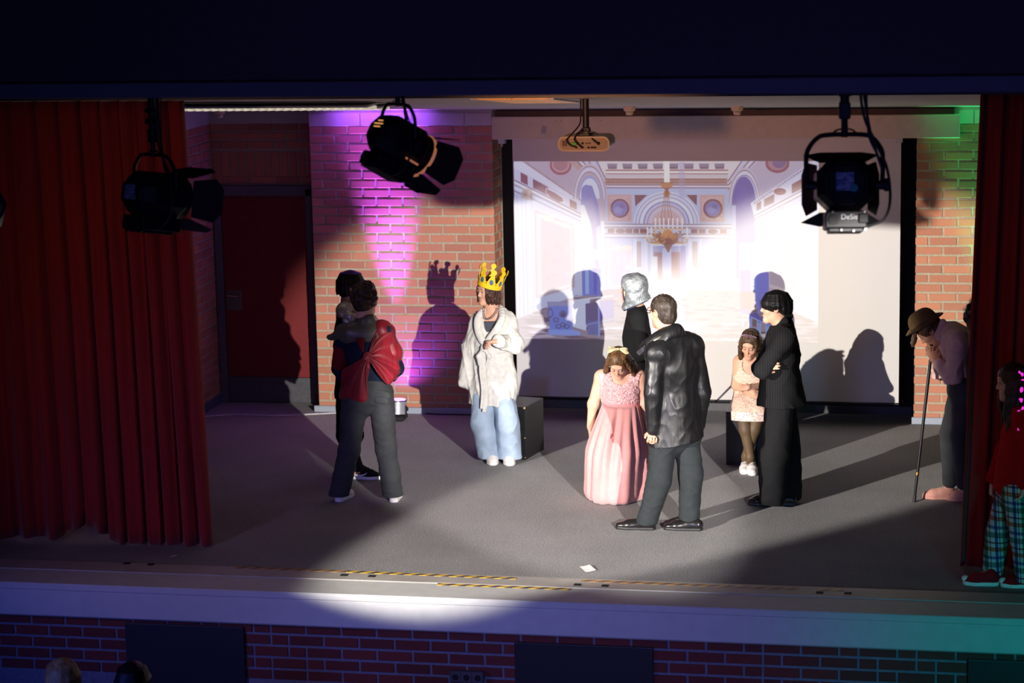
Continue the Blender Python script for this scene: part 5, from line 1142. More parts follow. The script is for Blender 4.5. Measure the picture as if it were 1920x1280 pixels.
soft(R_, 'back_pocket', M_DKJEAN, [rc(J(706, 738, -.10), J(724, 742, -.085), .036, None, .3, (0, 1, .1), .01), rc(J(708, 750, -.115), J(722, 752, -.10), .03, None, .3, (0, 1, .1), .01)], .006)
shoe(R_, J(633, 941, -.05), J(633, 941, -.05)+A3((.05, .25, 0)), M_SNW, M_SOLE, .06, .044, .028); shoe(R_, J(738, 943, -.02), J(738, 943, -.02)+A3((-.03, .26, 0)), M_SNW, M_SOLE, .06, .044, .028)
r = np.random.default_rng(4); hp_ = cap(hd, .014, .060)
for i in range(150):
    v = unit(r.normal(size=3)); 
    if v[1] > .45 and v[2] < .5: continue
    c = (v[0]*.088, -.014+v[1]*.106, .030+v[2]*.100 if v[2] > 0 else .02+v[2]*.085)
    hp_.append(hd.e(c, (.017+.008*r.random(),)*3, .006))
    t = r.uniform(0, 6.28, 2); hp_.append(hd.t(c, tuple(A3(c)*1.10+A3((.012*math.cos(t[0]), .012*math.sin(t[0]), .012*math.cos(t[1])))), .009, .004, .005))
soft(R_, 'hair', HM['dkbrown'], hp_, .005, folds=[(.004, 60, (1, 1, 1), 4)])

# ------------------------------------------------------------------ the boy behind, facing right
g = Fig('dark-haired person in black with a silver shoulder plate, half hidden behind the red sash', 682, 896); J = g.J; R_ = g.root
sr, sl, nk, ch, wa = J(648, 590, -.13), J(656, 588, .15), J(657, 570), J(654, 625), J(655, 690)
hr, hl, kr, kl, ar_, al_ = J(652, 735, -.08), J(655, 735, .08), J(648, 815, -.10), J(664, 815, .10), J(668, 882, -.06), J(650, 880, .12)
eR, wR, eL, wL = J(640, 650, -.16), J(668, 680, -.20), J(664, 650, .16), J(684, 672, .10)
hd = Head(J(660, 537), (.93, .32, -.04), size=.99)
P = hd.prims()+[rc(hd.p(0, -.03, -.10), nk, .054, .056, k=.03)]+torso(hl, hr, wa, ch, sl, sr, nk, 0, .92)+arm(sl, eL, wL)+arm(sr, eR, wR)+leg(hl, kl, al_)+leg(hr, kr, ar_)
P += hand(wR, (.9, .2, .3), (0, .6, -.6), .5, 1, 1)+hand(wL, (.9, -.2, .3), (0, -.6, -.6), .5, 1, -1)
soft(R_, 'body', SKIN_D if False else SKIN, P, .007); face(R_, hd, 'black')
soft(R_, 'jacket', M_BLKCL, torso(hl, hr, wa, ch, sl, sr, nk, .022, .98)+[rc(sl, eL, .068, .062), rc(eL, wL, .062, .048), rc(sr, eR, .068, .062), rc(eR, wR, .062, .048), rc(nk, nk+A3((0, 0, .05)), .062, .058)], .008, [(J(655, 745), (0, 0, -1)), (J(657, 563), (0, 0, 1))], [(.006, 12, (1, 1, .8), 6)])
for hp, k_, an in ((hl, kl, al_), (hr, kr, ar_)): soft(R_, 'trouser_leg', M_BLKCL, [rc(hp, k_, .098, .075, k=.03), rc(k_, an, .075, .062, k=.03)], .008, [((0, 0, .075), (0, 0, -1))], [(.004, 14, (1, 1, 1.6), 3)])
M_PLATE = mat('silver_plate', rgb(176, 174, 164), .36, .45, var=.2, scale=30, bump=.5, bscale=30, bdist=.006)
soft(R_, 'shoulder_plate', M_PLATE, [rc(J(646, 578, -.16), J(662, 590, -.13), .060, .055, .5, (.2, -1, .5)), rc(J(640, 586, -.18), J(655, 592, -.2), .045, .04, .5, (-.2, -1, .3))], .006, folds=[(.004, 16, (1, 1, 1), -5)])
soft(R_, 'shoulder_plate', M_PLATE, [rc(J(652, 600, -.20), J(668, 594, -.17), .045, .040, .6, (0, -1, .3)), rc(J(650, 566, -.05), J(662, 575, -.08), .035, .04, .6, (0, -1, .6))], .006, folds=[(.004, 18, (1, 1, 1), -7)])
sh = shoe(R_, J(655, 899, -.02), J(715, 899, -.02), M_SHB, M_SOLE, .062, .046, .030, M_SHB); shoe(R_, J(640, 890, .14), J(695, 890, .14), M_SHB, M_SOLE, .062, .046, .030)
b0 = A3(R_.location); hp0 = onz(655, 899)
sw = [hp0+A3((.035, -.049, .062)), hp0+A3((.07, -.053, .054)), hp0+A3((.115, -.054, .052)), hp0+A3((.15, -.050, .062)), hp0+A3((.165, -.046, .078))]
q = MB(); C_ = catmull([p-b0 for p in sw], 5); wid = [.006*math.sin(math.pi*min(1, (i+3)/(len(C_)+1)))+.0012 for i in range(len(C_))]; q.tube(C_, wid, 6); q.build('curved_mark', M_SOLE, sh, True)
hp_ = cap(hd, .014, .062)+strands(hd, 110, 8, -3.14, 3.14, .091, .110, .045, lambda a: .012 if math.cos(a) < -.3 else (.010 if math.cos(a) < .3 else -.06), .014, .007, .0, .0, .128)
soft(R_, 'hair', HM['black'], hp_, .0048)

# ------------------------------------------------------------------ the person in the silver hood
g = Fig('person in a crumpled silver hood and black clothes facing left before the screen', 1193, 640, -2.0); J = g.J; R_ = g.root
sl, sr, nk, ch, wa = J(1197, 598, -.14), J(1193, 596, .14), J(1192, 580), J(1194, 632), J(1195, 690)
x0 = J(1195, 700)[0]; Y0 = g.y
hl, hr, kl, kr, al_, ar_ = A3((x0, Y0-.085, .80)), A3((x0, Y0+.085, .80)), A3((x0-.02, Y0-.09, .44)), A3((x0-.02, Y0+.09, .44)), A3((x0, Y0-.09, .08)), A3((x0, Y0+.09, .08))
eL, wL, eR, wR = J(1206, 662, -.18), A3((x0-.165, Y0-.0, .885)), J(1190, 660, .18), A3((x0-.04, Y0+.18, .84))
hd = Head(J(1186, 541), (-1, .10, -.02), size=.98)
P = hd.prims()+[rc(hd.p(0, -.03, -.10), nk, .052, .054, k=.03)]+torso(hl, hr, wa, ch, sl, sr, nk, 0, .9)+arm(sl, eL, wL)+arm(sr, eR, wR)+leg(hl, kl, al_)+leg(hr, kr, ar_)
P += hand(wL, (-.4, .4, -.8), (.6, .6, .2), 1.1, 1, 1)+hand(wR, (0, 0, -1), (-1, -.2, 0), .5, 1, -1)
soft(R_, 'body', SKIN, P, .0065); face(R_, hd, 'dark')
sw_ = thing('toy_sword', 'thin toy sword held low by the silver-hooded person, hidden behind the pink dress', 'sword', (x0-.205, Y0+.045, .81)); dS = Vector((-.13, .23, -.30)).normalized()
MB().cyl(dS*-.07, dS*.05, .012, None, 10).build('grip', M_RUBBER, sw_, True); MB().box((-.05, -.008, -.008), (.05, .008, .008), .003).build('guard', M_GREYMET, sw_); MB().cyl(dS*.05, dS*.52, .009, .004, 8).build('blade', M_GREYMET, sw_, True)
soft(R_, 'pullover', M_BLKCL, torso(hl, hr, wa, ch, sl, sr, nk, .022, .95)+[rc(sl, eL, .066, .058), rc(eL, wL, .058, .045), rc(sr, eR, .066, .058), rc(eR, wR, .058, .045)], .007, [(A3((0, 0, .60)), (0, 0, -1)), (J(1192, 572), (0, 0, 1))], [(.006, 12, (1, 1, .8), 6)])
for hp, k_, an in ((hl, kl, al_), (hr, kr, ar_)): soft(R_, 'trouser_leg', M_BLKCL, [rc(hp, k_, .095, .07, k=.03), rc(k_, an, .07, .06, k=.03), rc(hp, hp+A3((0, 0, .06)), .11, k=.03)], .009, [((0, 0, .06), (0, 0, -1))])
for an in (al_, ar_): shoe(R_, an+A3((.05, 0, 0)), an+A3((-.19, 0, 0)), M_SHB, M_SOLEB)
hc = [hd.e((0, -.018, .034), (.096, .116, .104), .02), hd.t((0, -.03, .0), (0, -.050, -.105), .094, .088, .03), hd.t((0, -.01, -.07), (0, .035, -.150), .082, .060, .03), hd.t((0, -.03, -.06), (0, -.100, -.108), .082, .062, .03)]
hc += [hd.e((0, .135, -.028), (.062, .085, .092), .012, True)]
hcut = [(hd.p(0, .0, -.150), -hd.u*1.0-hd.f*.42)]
soft(R_, 'silver_hood', M_SILV, hc, .0055, hcut, [(.0055, 26, (1, 1, 1), 3), (.003, 60, (1, 1, 1), 5)])
ring = [hd.p(.064*math.cos(t), .056+.010*abs(math.cos(t)), -.028+.094*math.sin(t)) for t in np.linspace(0, 2*math.pi, 25)]
MB().tube([p-A3(R_.location) for p in ring], .005, 6).build('hood_piping', mat('navy_piping', rgb(30, 32, 66), .7), R_, True)
hem = [hd.p(.086*math.sin(t), -.025-.105*math.cos(t), -.150+.42*(.025+.105*math.cos(t))) for t in np.linspace(-2.7, 2.7, 24)]
MB().tube([p-A3(R_.location) for p in hem], .0055, 6).build('hood_piping', MATS['navy_piping'], R_, True)

# ------------------------------------------------------------------ the girl in the long pink dress, seated, head bowed
g = Fig('seated girl with bowed head in a long pink dress with a lace bodice', 1150, 900, -2.78); J = g.J; R_ = g.root; Y0 = g.y
sr, sl, nk, ch, wa = J(1127, 706), J(1199, 706), J(1162, 702), J(1163, 728, -.01), J(1164, 754)
xc = J(1160, 800)[0]; hr, hl = A3((xc-.10, Y0+.10, .53)), A3((xc+.10, Y0+.10, .53)); kr, kl = A3((xc-.08, Y0-.25, .49)), A3((xc+.08, Y0-.25, .49)); ar_, al_ = A3((xc-.07, Y0-.22, .08)), A3((xc+.07, Y0-.22, .08))
eR, wR, eL, wL = J(1112, 757, .02), J(1107, 800, .04), J(1210, 757, .02), J(1213, 800, .06)
hd = Head(J(1160, 680, -.12), (-.06, -.70, -.72), (0, -.7, .7), .94)
P = hd.prims(.95)+[rc(hd.p(0, -.03, -.09), nk, .048, .050, k=.03)]+torso(hl, hr, wa, ch, sl, sr, nk, 0, .90)+arm(sl, eL, wL, .004, .92)+arm(sr, eR, wR, .004, .92)+leg(hl, kl, al_)+leg(hr, kr, ar_)
P += hand(wR, (.0, .1, -1), (1, 0, 0), .3, .9, 1)+hand(wL, (0, .1, -1), (-1, 0, 0), .3, .9, -1)
soft(R_, 'body', SKIN, P, .0055); face(R_, hd, 'brown', lids=.9, lip=rgb(204, 120, 112))
bo = torso(hl, hr, wa, ch, sl, sr, nk, .012, .92)
bo += [rc(J(1163, 690, -.10), J(1163, 702, -.10), .085, .080, k=.01, sub=True), el(J(1111, 714), (.075, .13, .10), None, .01, True), el(J(1216, 714), (.075, .13, .10), None, .01, True)]
soft(R_, 'bodice', M_BLACE, bo, .0055, [(J(1164, 757), (0, 0, -1)), (J(1163, 697), (0, 0, 1))], [(.003, 60, (1, 1, 1), 3)])
pts = [wa+A3((.150*math.cos(t), .108*math.sin(t), -.012)) for t in np.linspace(0, 2*math.pi, 29)]; strap(R_, 'satin_ribbon', M_SATIN, pts, .024, .006)
V = []; F = []; nT, nZ = 132, 30; zw = wa[2]-.015; b0 = A3(R_.location)
for j in range(nZ+1):
    s_ = j/nZ; z = zw*(1-s_)+.006*s_
    pf = 1-.10*max(0, (s_-.9)/.1)**2; lap = math.exp(-((z-.52)/.16)**2)
    cy = Y0-.02-.14*min(1, s_*1.6)-.03*lap; rx = .142+.085*min(1, s_*2.2)+.012*s_; ry = .104+.175*min(1, s_*2.0)+.03*lap+.02*s_; cx = wa[0]+(xc-.005-wa[0])*s_
    for i in range(nT):
        t = 2*math.pi*i/nT; pl_ = .012*min(1, s_*2.5+.15)*(1.9*math.sin(17*t+.9*math.sin(2*t)+1.1*s_)*(1-.8*min(1, s_*1.3))+.7*math.sin(7*t+1.2+2*s_)*s_+.45*math.sin(21*t+.5)*(1-s_)); gap = .05*lap*max(0, math.cos(t+math.pi/2))**8*math.exp(-((t-4.71)/.22)**2)
        rr = (1+pl_/.2*.85)*pf
        V.append(A3((cx+rx*rr*math.cos(t), cy+(ry*rr)*math.sin(t)+gap, z))-b0)
F = [(j*nT+i, j*nT+(i+1) % nT, (j+1)*nT+(i+1) % nT, (j+1)*nT+i) for j in range(nZ) for i in range(nT)]
o = link('skirt', mesh(V, F), M_PINK, R_, True); md = o.modifiers.new('cloth', 'SOLIDIFY'); md.thickness = .004; md.offset = -1
for an in (al_, ar_): shoe(R_, an+A3((0, .05, 0)), an+A3((0, -.15, 0)), M_SNW, M_SOLE, .045, .038, .02)
hp_ = cap(hd, .010, .088)+strands(hd, 150, 12, -2.05, 2.05, .088, .104, .03, lambda a: -.13-.05*abs(math.sin(a)), .03, .0070, .007, .055, .116)
soft(R_, 'hair', hair_mat('honey', rgb(66, 44, 26), rgb(128, 92, 56)), hp_, .0045)
bt = thing('hair_bow', 'pale gold hair bow on the bowed head of the girl in pink', 'hair bow', tuple(hd.p(0, -.055, .118)))
for sg in (-1, 1): soft(bt, 'bow_loop', M_GOLD, [rc(hd.p(0, -.055, .122), hd.p(sg*.062, -.055, .132), .008, .022, .35, hd.f, .004), rc(hd.p(sg*.02, -.050, .118), hd.p(sg*.078, -.035, .108), .010, .017, .3, hd.u, .004)], .004, folds=[(.003, 60, (1, 1, 1), 4)])
soft(bt, 'bow_knot', M_GOLD, [el(hd.p(0, -.055, .124), (.014, .012, .012))], .003)

# ------------------------------------------------------------------ the person in the leather jacket
g = Fig('short-haired person in a black leather jacket and charcoal trousers seen from behind', 1240, 993); J = g.J; R_ = g.root
sl, sr, nk, ch, wa = J(1233, 662, -.13), J(1297, 650, .10), J(1254, 618, .01), J(1264, 690), J(1266, 765)
hl, hr, kl, kr, al_, ar_ = J(1245, 815, -.06), J(1286, 815, .06), J(1236, 900, -.07), J(1295, 892, .04), J(1213, 975, -.03), J(1292, 967, .06)
eL, wL, eR, wR = J(1226, 738, -.17), J(1226, 804, -.15), J(1314, 735, .12), J(1306, 795, .16)
hd = Head(J(1242, 584), (-.80, .58, -.03), size=1.02)
P = hd.prims()+[rc(hd.p(0, -.03, -.10), nk, .056, .060, k=.03)]+torso(hl, hr, wa, ch, sl, sr, nk)+arm(sl, eL, wL)+arm(sr, eR, wR)+leg(hl, kl, al_)+leg(hr, kr, ar_)
P += hand(wL, (-.12, -.35, -.9), (.2, -.9, .5), 1.1, 1, 1, )+hand(wR, (-.3, .3, -.9), (-.6, .4, 0), .6, 1, -1)
soft(R_, 'body', SKIN, P, .0055); face(R_, hd, 'brown')
dp = depth_of(sl, sr)
jk = torso(hl, hr, wa, ch, sl, sr, nk, .040, 1.0, .70)+[rc(wa, (hl+hr)/2+A3((0, 0, -.06)), .185, .228, .74, dp, .05)]+[rc(sl, eL, .078, .068, k=.010), rc(eL, wL, .068, .060, k=.010), rc(sr, eR, .078, .070, k=.010), rc(eR, wR, .070, .060, k=.010)]
soft(R_, 'leather_jacket', M_LEATH, jk, .0065, [(J(1262, 824), (.10, .12, -1)), (J(1254, 622), (.1, 0, 1))], [(.011, 9, (1, 1, .18), 14), (.0042, 13, (1, 1, .22), -5), (.0022, 30, (1, 1, .6), -9)])
cp = [J(1275, 632, .05), J(1268, 622, -.03), J(1252, 624, -.085), J(1236, 634, -.12), J(1218, 646, -.11), J(1205, 654, -.04)]
soft(R_, 'jacket_collar', M_LEATH, chain(catmull(cp, 4), list(np.linspace(.056, .040, 21)), .32, (-.35, -.9, .25), .01), .006, folds=[(.004, 20, (1, 1, 1), 5)])
pp = [p+A3((-.005, -.020, .004)) for p in catmull(cp[1:], 4)]
MB().tube([p-A3(R_.location) for p in pp], .004, 5).build('collar_zip', mat('brass_zip', rgb(170, 165, 140), .35, .8), R_, True)
strap(R_, 'collar_tab', M_LEATH, [J(1211, 649, -.12), J(1204, 656, -.13), J(1196, 663, -.13)], .032, .012)
pts = [J(1222, 688, -.20), J(1246, 678, -.145), J(1268, 670, -.11), J(1292, 664, -.045), J(1308, 664, .02)]
for k_, yy in (('yoke_seam', 0), ): strap(R_, k_, M_LEATH, [p+A3((0, -.004, 0)) for p in pts], .010, .012)
for hp, k_, an, sg in ((hl, kl, al_, 1), (hr, kr, ar_, -1)):
    soft(R_, 'trouser_leg', M_CHAR, [rc(hp, k_, .102, .090, k=.03), rc(k_, an+A3((0, 0, -.01)), .090, .076, k=.03)]+([rc(hl, hr, .118, None, .95, (0, 1, 0), .05), rc((hl+hr)/2, (hl+hr)/2+A3((0, 0, -.075)), .10, .085, k=.04)] if sg > 0 else []), .007, [((0, 0, .055), (0, 0, -1))], [(.005, 10, (1, 1, .8), 3+sg), (.0035, 15, (1, 1, 1.1), -8)])
shoe(R_, J(1229, 1003, -.0), J(1154, 1000, -.0), M_SHINE, M_SOLEB, .058, .045, .024, M_RUBBER, ankle=False); shoe(R_, J(1317, 990, .02), J(1244, 984, .02), M_SHINE, M_SOLEB, .058, .045, .024, M_RUBBER, ankle=False)
hp_ = [hd.e((0, -.016, .036), (.084, .104, .092), .012), hd.e((0, -.050, -.028), (.073, .066, .070), .02), hd.e((0, .120, -.075), (.090, .088, .120), .012, True), hd.e((0, .02, -.085), (.1, .070, .075), .01, True)]+locks(hd, 60, lambda i, r: (lambda v: [hd.t((v[0]*.074, -.016+v[1]*.094, .036+v[2]*.084), (v[0]*.082+.006*r.normal(), -.016+v[1]*.102, .036+v[2]*.092+.002), .010, .004, .006)])(unit(A3((r.normal(), r.normal()+.2, abs(r.normal())+.2)))), 3)
soft(R_, 'hair', hair_mat('short_brown', (.022, .016, .012), (.075, .056, .044)), hp_, .005, folds=[(.002, 110, (1, 1, .6), 2)])
gl = thing('eyeglasses', 'dark-rimmed eyeglasses on the person in the leather jacket', 'glasses', tuple(hd.p(0, .105, .01)))
b0 = Vector(hd.p(0, .105, .01))
for sg in (-1, 1):
    q = MB(); q.tube([Vector(hd.p(sg*.033+.027*math.cos(t), .108-.012*abs(sg*.033+.027*math.cos(t))/.06, .006+.020*math.sin(t)))-b0 for t in np.linspace(0, 2*math.pi, 19)], .0032, 6); q.build('rim', mat('tortoise_rim', rgb(60, 30, 20), .3), gl, True)
    q = MB(); q.tube([Vector(hd.p(sg*.060, .096, .012))-b0, Vector(hd.p(sg*.078, .06, .012))-b0, Vector(hd.p(sg*.083, .0, .014))-b0, Vector(hd.p(sg*.081, -.02, .0))-b0], .003, 6); q.build('temple', MATS['tortoise_rim'], gl, True)
q = MB(); q.tube([Vector(hd.p(-.008, .112, .012))-b0, Vector(hd.p(0, .114, .015))-b0, Vector(hd.p(.008, .112, .012))-b0], .003, 6); q.build('bridge', MATS['tortoise_rim'], gl, True)

# ------------------------------------------------------------------ the girl with the tiara, seated with folded arms
g = Fig('seated girl with a tiara, long wavy hair, blush lace dress and folded arms', 1402, 878, -1.68); J = g.J; R_ = g.root; Y0 = g.y
sr, sl, nk, ch, wa = J(1386, 678), J(1430, 678), J(1408, 672), J(1408, 702, -.01), J(1408, 733)
hr, hl = A3((J(1396, 760)[0], Y0+.05, .53)), A3((J(1425, 760)[0], Y0+.05, .53)); kr, kl = at(1394, 786, -1.93), at(1422, 786, -1.93); kr[2] = kl[2] = .47; ar_, al_ = at(1407, 850, -1.95), at(1399, 850, -1.91); ar_[2] = .11; al_[2] = .11
eR, wR, eL, wL = J(1380, 722, -.04), J(1414, 738, -.22), J(1442, 722, -.06), J(1402, 726, -.24)
hd = Head(J(1407, 645, -.08), (-.20, -.86, -.48), (0, -.5, .85), .93)
P = hd.prims(.95)+[rc(hd.p(0, -.03, -.09), nk, .046, .048, k=.03)]+torso(hl, hr, wa, ch, sl, sr, nk, 0, .84)+arm(sl, eL, wL, 0, .88)+arm(sr, eR, wR, 0, .88)
P += hand(wR, J(1434, 744, -.2)-wR, (0, .6, -.4), .4, .85, 1)+hand(wL, J(1384, 727, -.17)-wL, (.1, .6, -.6), .35, .82, -1)
soft(R_, 'body', SKIN, P, .0055); face(R_, hd, 'brown', lids=.8)
for hp, k_, an, sg in ((hl, kl, al_, 1), (hr, kr, ar_, -1)): soft(R_, 'tights', M_TIGHT, [rc(hp, k_, .078, .058, k=.02), rc(k_, k_*.65+an*.35, .056, .054, k=.02), rc(k_*.65+an*.35, an, .054, .036, k=.02), rc(an, an+A3((0, -.06, -.06)), .036, .034)], .006)
dr_ = torso(hl, hr, wa, ch, sl, sr, nk, .012, .86)+[rc(hl, kl, .098, .092, k=.03), rc(hr, kr, .098, .092, k=.03), rc((hl+hr)/2, (hl+hr)/2+A3((0, -.2, -.0)), .13, .14, .75, (0, 0, 1), .05)]
dr_ += [rc(J(1408, 668, -.1), J(1408, 684, -.1), .07, .075, k=.01, sub=True), el(J(1375, 682), (.062, .12, .10), None, .01, True), el(J(1442, 682), (.062, .12, .10), None, .01, True)]
soft(R_, 'lace_dress', M_CLACE, dr_, .0055, [(J(1408, 672), (0, 0, 1)), (A3((0, Y0-.325, .5)), (0, -1, -.15)), (A3((0, 0, .432)), (0, 0, -1))], [(.003, 50, (1, 1, 1), 3)])
xm_ = (kr[0]+kl[0])/2; fr = [A3((xm_+.165*math.sin(t), Y0-.345+.10*(1-math.cos(t)), .470-.01*(1-math.cos(t)))) for t in np.linspace(-1.25, 1.25, 24)]
def lacehem():
    k = NT('lace_hem'); v = k.n('ShaderNodeTexVoronoi', Scale=75); k.l(k.obj(), v.inputs['Vector']); k.l(k.ramp(v.outputs['Distance'], [(.22, rgb(110, 86, 78)), (.32, rgb(246, 216, 204))]), k.b.inputs['Base Color']); return k.m
strap(R_, 'lace_hem', lacehem(), fr, .075, .006)
LW = mat('white_lace', rgb(235, 232, 228), .7)
for an, d_ in ((ar_, A3((.03, -.2, 0))), (al_, A3((.0, -.2, 0)))):
    s_ = shoe(R_, an+A3((0, .045, 0)), an+A3((0, .045, 0))+unit(d_)*.235, M_SNW, M_SOLE, .062, .042, .028, LW)
hp_ = cap(hd, .010, .085)+strands(hd, 150, 21, -2.35, 2.35, .089, .104, .03, lambda a: -.20-.08*abs(math.sin(a)), .05, .0075, .010, .025, .116)
soft(R_, 'hair', hair_mat('wavy', rgb(40, 27, 19), rgb(98, 74, 50)), hp_, .0045)
tc = hd.p(0, .030, .122); tt = thing('tiara', 'small glittering tiara on the long-haired seated girl', 'tiara', tuple(tc)); M_GEM = mat('tiara_stones', rgb(226, 196, 226), .15, .6)
arc_ = [hd.p(.078*math.sin(a), .030+.040*math.cos(a)-.03, .110-.028*(1-math.cos(a))) for a in np.linspace(-1.15, 1.15, 19)]
MB().tube([p-tc for p in arc_], .004, 6).build('band', mat('rose_metal', rgb(226, 150, 150), .25, .9), tt, True)
for i, p in enumerate(arc_[1:-1]):
    hgt = .012+.024*math.sin(math.pi*(i+1)/18)*(1 if i % 2 else .6); q = MB(); top = p+hd.u*hgt+hd.f*.01
    q.tube([p-tc, top-tc], .0022, 5); q.lathe([(0, .006), (.005, 0), (0, -.006)], 6, Matrix.Translation(Vector(top-tc))); q.build('spike', M_GEM, tt)

# ------------------------------------------------------------------ the person in the pinstripe suit
g = Fig('person with black bowl-cut hair in a black pinstripe suit, arms crossed, facing left', 1455, 948); J = g.J; R_ = g.root
sl, sr, nk, ch, wa = J(1472, 634, -.17), J(1462, 630, .15), J(1467, 606, .01), J(1464, 660), J(1464, 715)
hl, hr, kl, kr, al_, ar_ = J(1462, 762, -.06), J(1464, 762, .07), J(1452, 850, -.10), J(1470, 848, .10), J(1448, 925, -.09), J(1478, 922, .11)
eL, wL, eR, wR = J(1430, 694, -.24), J(1440, 672, -.02), J(1424, 690, .14), J(1437, 688, -.17)
hd = Head(J(1453, 575, .0), (-.985, -.12, -.02), size=1.0)
P = hd.prims()+[rc(hd.p(0, -.03, -.10), nk, .050, .054, k=.03)]+torso(hl, hr, wa, ch, sl, sr, nk, 0, .92)+arm(sl, eL, wL)+arm(sr, eR, wR)+leg(hl, kl, al_)+leg(hr, kr, ar_)
P += hand(wL, (.1, .9, .2), (.6, 0, -.5), .5, .95, 1)+hand(wR, J(1447, 684, -.24)-wR, (.6, .4, -.1), .6, .95, -1)
soft(R_, 'body', SKIN, P, .0055); face(R_, hd, 'black')
bz = torso(hl, hr, wa, ch, sl, sr, nk, .034, .95, .78)+[rc(wa, J(1466, 772), .152, .200, .96, (0, 1, 0), .05), rc(sl, eL, .074, .062, k=.03), rc(eL, wL, .062, .052, k=.03), rc(sr, eR, .072, .060, k=.03), rc(eR, wR*.75+eR*.25, .060, .048, k=.03)]
soft(R_, 'blazer', M_SUIT, bz, .0065, [(J(1466, 759), (0, 0, -1)), (J(1462, 604), (-.5, 0, 1))], [(.006, 10, (1, 1, .5), 4), (.005, 16, (1, 1, 1), -6)])
soft(R_, 'blazer_collar', M_BLKCL, chain([J(1474, 594, .06), J(1480, 592, -.02), J(1472, 602, -.085), J(1455, 618, -.10), J(1446, 634, -.09)], [.026, .026, .026, .024, .012], .5, (0, 1, 0), .01), .005)
for hp, k_, an, sg in ((hl, kl, al_, 1), (hr, kr, ar_, -1)):
    soft(R_, 'trouser_leg', M_BLKCL, [rc(hp, k_, .112, .120, k=.03), rc(k_, an+A3((0, 0, -.02)), .120, .108, k=.03)], .007, [((0, 0, .035), (0, 0, -1))], [(.008, 9, (1, 1, .4), 3+sg), (.0045, 13, (1, 1, .8), -8)])
shoe(R_, J(1452, 953, -.0), J(1402, 948, .0), M_SHINE, M_SOLEB, .055, .044, .03, ankle=False); shoe(R_, J(1492, 943, .03), J(1440, 940, .03), M_SHINE, M_SOLEB, .055, .044, .03, ankle=False)
hp_ = [hd.e((0, -.012, .042), (.090, .110, .086), .012), hd.e((0, .004, .022), (.091, .100, .066), .03), hd.e((0, -.058, -.012), (.072, .058, .058), .02), hd.e((0, .125, -.098), (.115, .085, .105), .008, True)]
hp_ += strands(hd, 150, 8, -3.14, 3.14, .093, .112, .045, lambda a: .006 if math.cos(a) < -.3 else (.004 if math.cos(a) < .35 else -.045), .014)
soft(R_, 'hair', HM['black'], hp_, .0042)
q = MB(); p0 = hd.p(-.050, -.018, -.115)-A3(R_.location)
for d_ in (0, .014): q.lathe([(0, .004), (.003, 0), (0, -.004)], 6, Matrix.Translation(Vector(p0+A3((d_-.004, -.008, 0)))))
q.build('neck_marks', M_RUBBER, R_)
MB().tube([J(1421, 699, -.24)-A3(R_.location)+A3((.035*math.cos(t), .02*math.sin(t), .03*math.sin(t))) for t in np.linspace(0, 6.28, 14)], .003, 5).build('bracelet', M_GREYMET, R_, True)

# ------------------------------------------------------------------ the bent person with bowler hat and cane
g = Fig('person bent over a black cane in an olive bowler hat and pale pink shirt', 1770, 936); J = g.J; R_ = g.root
sl, sr, nk, ch, wa = J(1793, 636, -.16), J(1778, 632, .14), J(1769, 619), J(1797, 650), J(1811, 690)
hl, hr, kl, kr, al_, ar_ = J(1812, 728, -.08), J(1806, 728, .08), J(1800, 815, -.12), J(1780, 812, .03), J(1806, 905, -.10), J(1781, 902, .02)
eL, wL, eR, wR = J(1787, 710, -.20), J(1756, 678, -.08), J(1764, 702, .12), J(1748, 668, .03)
hd = Head(J(1744, 620, .0), (-.72, -.10, -.72), (-.72, 0, .7), .98)
P = hd.prims()+[rc(hd.p(0, -.03, -.09), nk, .050, .054, k=.03)]+torso(hl, hr, wa, ch, sl, sr, nk, 0, .95)+arm(sl, eL, wL)+arm(sr, eR, wR)+leg(hl, kl, al_)+leg(hr, kr, ar_)
cane_t, cane_b = J(1748, 646, -.02), onz(1714, 941)
P += hand(wL, J(1746, 664, -.04)-wL+A3((0, 0, .02)), (-.3, .9, .2), 1.0, 1, -1)+hand(wR, J(1746, 654, -.0)-wR+A3((0, 0, .02)), (-.3, -.9, .2), 1.0, 1, 1)
soft(R_, 'body', SKIN_T, P, .0055); face(R_, hd, 'brown')
sp_ = torso(hl, hr, wa, ch, sl, sr, nk, .020, .98, .72)+[rc(sl, eL, .070, .066, k=.03), rc(eL, wL*.9+eL*.1, .064, .044, k=.03), rc(sr, eR, .070, .062, k=.03), rc(eR, wR*.9+eR*.1, .060, .044, k=.03)]
soft(R_, 'shirt', M_SHIRT, sp_, .0065, [(J(1808, 706), (.15, 0, -1)), (J(1762, 618), (-.9, 0, .5))], [(.005, 12, (1, 1, 1), 4), (.006, 17, (1, 1, 1), -7)])
soft(R_, 'shirt_collar', M_SHIRT, [rc(J(1768, 604, -.05), J(1760, 634, -.09), .018, .022, .4, (-.3, -1, 0)), rc(J(1770, 604, .04), J(1768, 604, -.05), .018, k=.01), rc(J(1768, 604, -.05), J(1756, 626, -.085), .014, .012, .5, (0, 1, 0))], .005)
for hp, k_, an, sg in ((hl, kl, al_, 1), (hr, kr, ar_, -1)):
    soft(R_, 'trouser_leg', M_DKJEAN, [rc(hp, k_, .108, .072, k=.03), rc(k_, an, .072, .058, k=.03)]+([rc(hl, hr, .13, None, .95, (1, 0, 0), .05), rc((hl+hr)/2, wa, .15, .14, .8, (1, 0, 0), .05)] if sg > 0 else []), .007, [((0, 0, .09), (0, 0, -1)), (J(1810, 700), (0, 0, 1))], [(.004, 14, (1, 1, 1.6), 3+sg)])
strap(R_, 'waistband', M_BLKCL, [wa+A3((.148*math.cos(t)*.75, .152*math.sin(t), -.035+.02*math.cos(t))) for t in np.linspace(0, 6.2832, 25)], .07, .012)
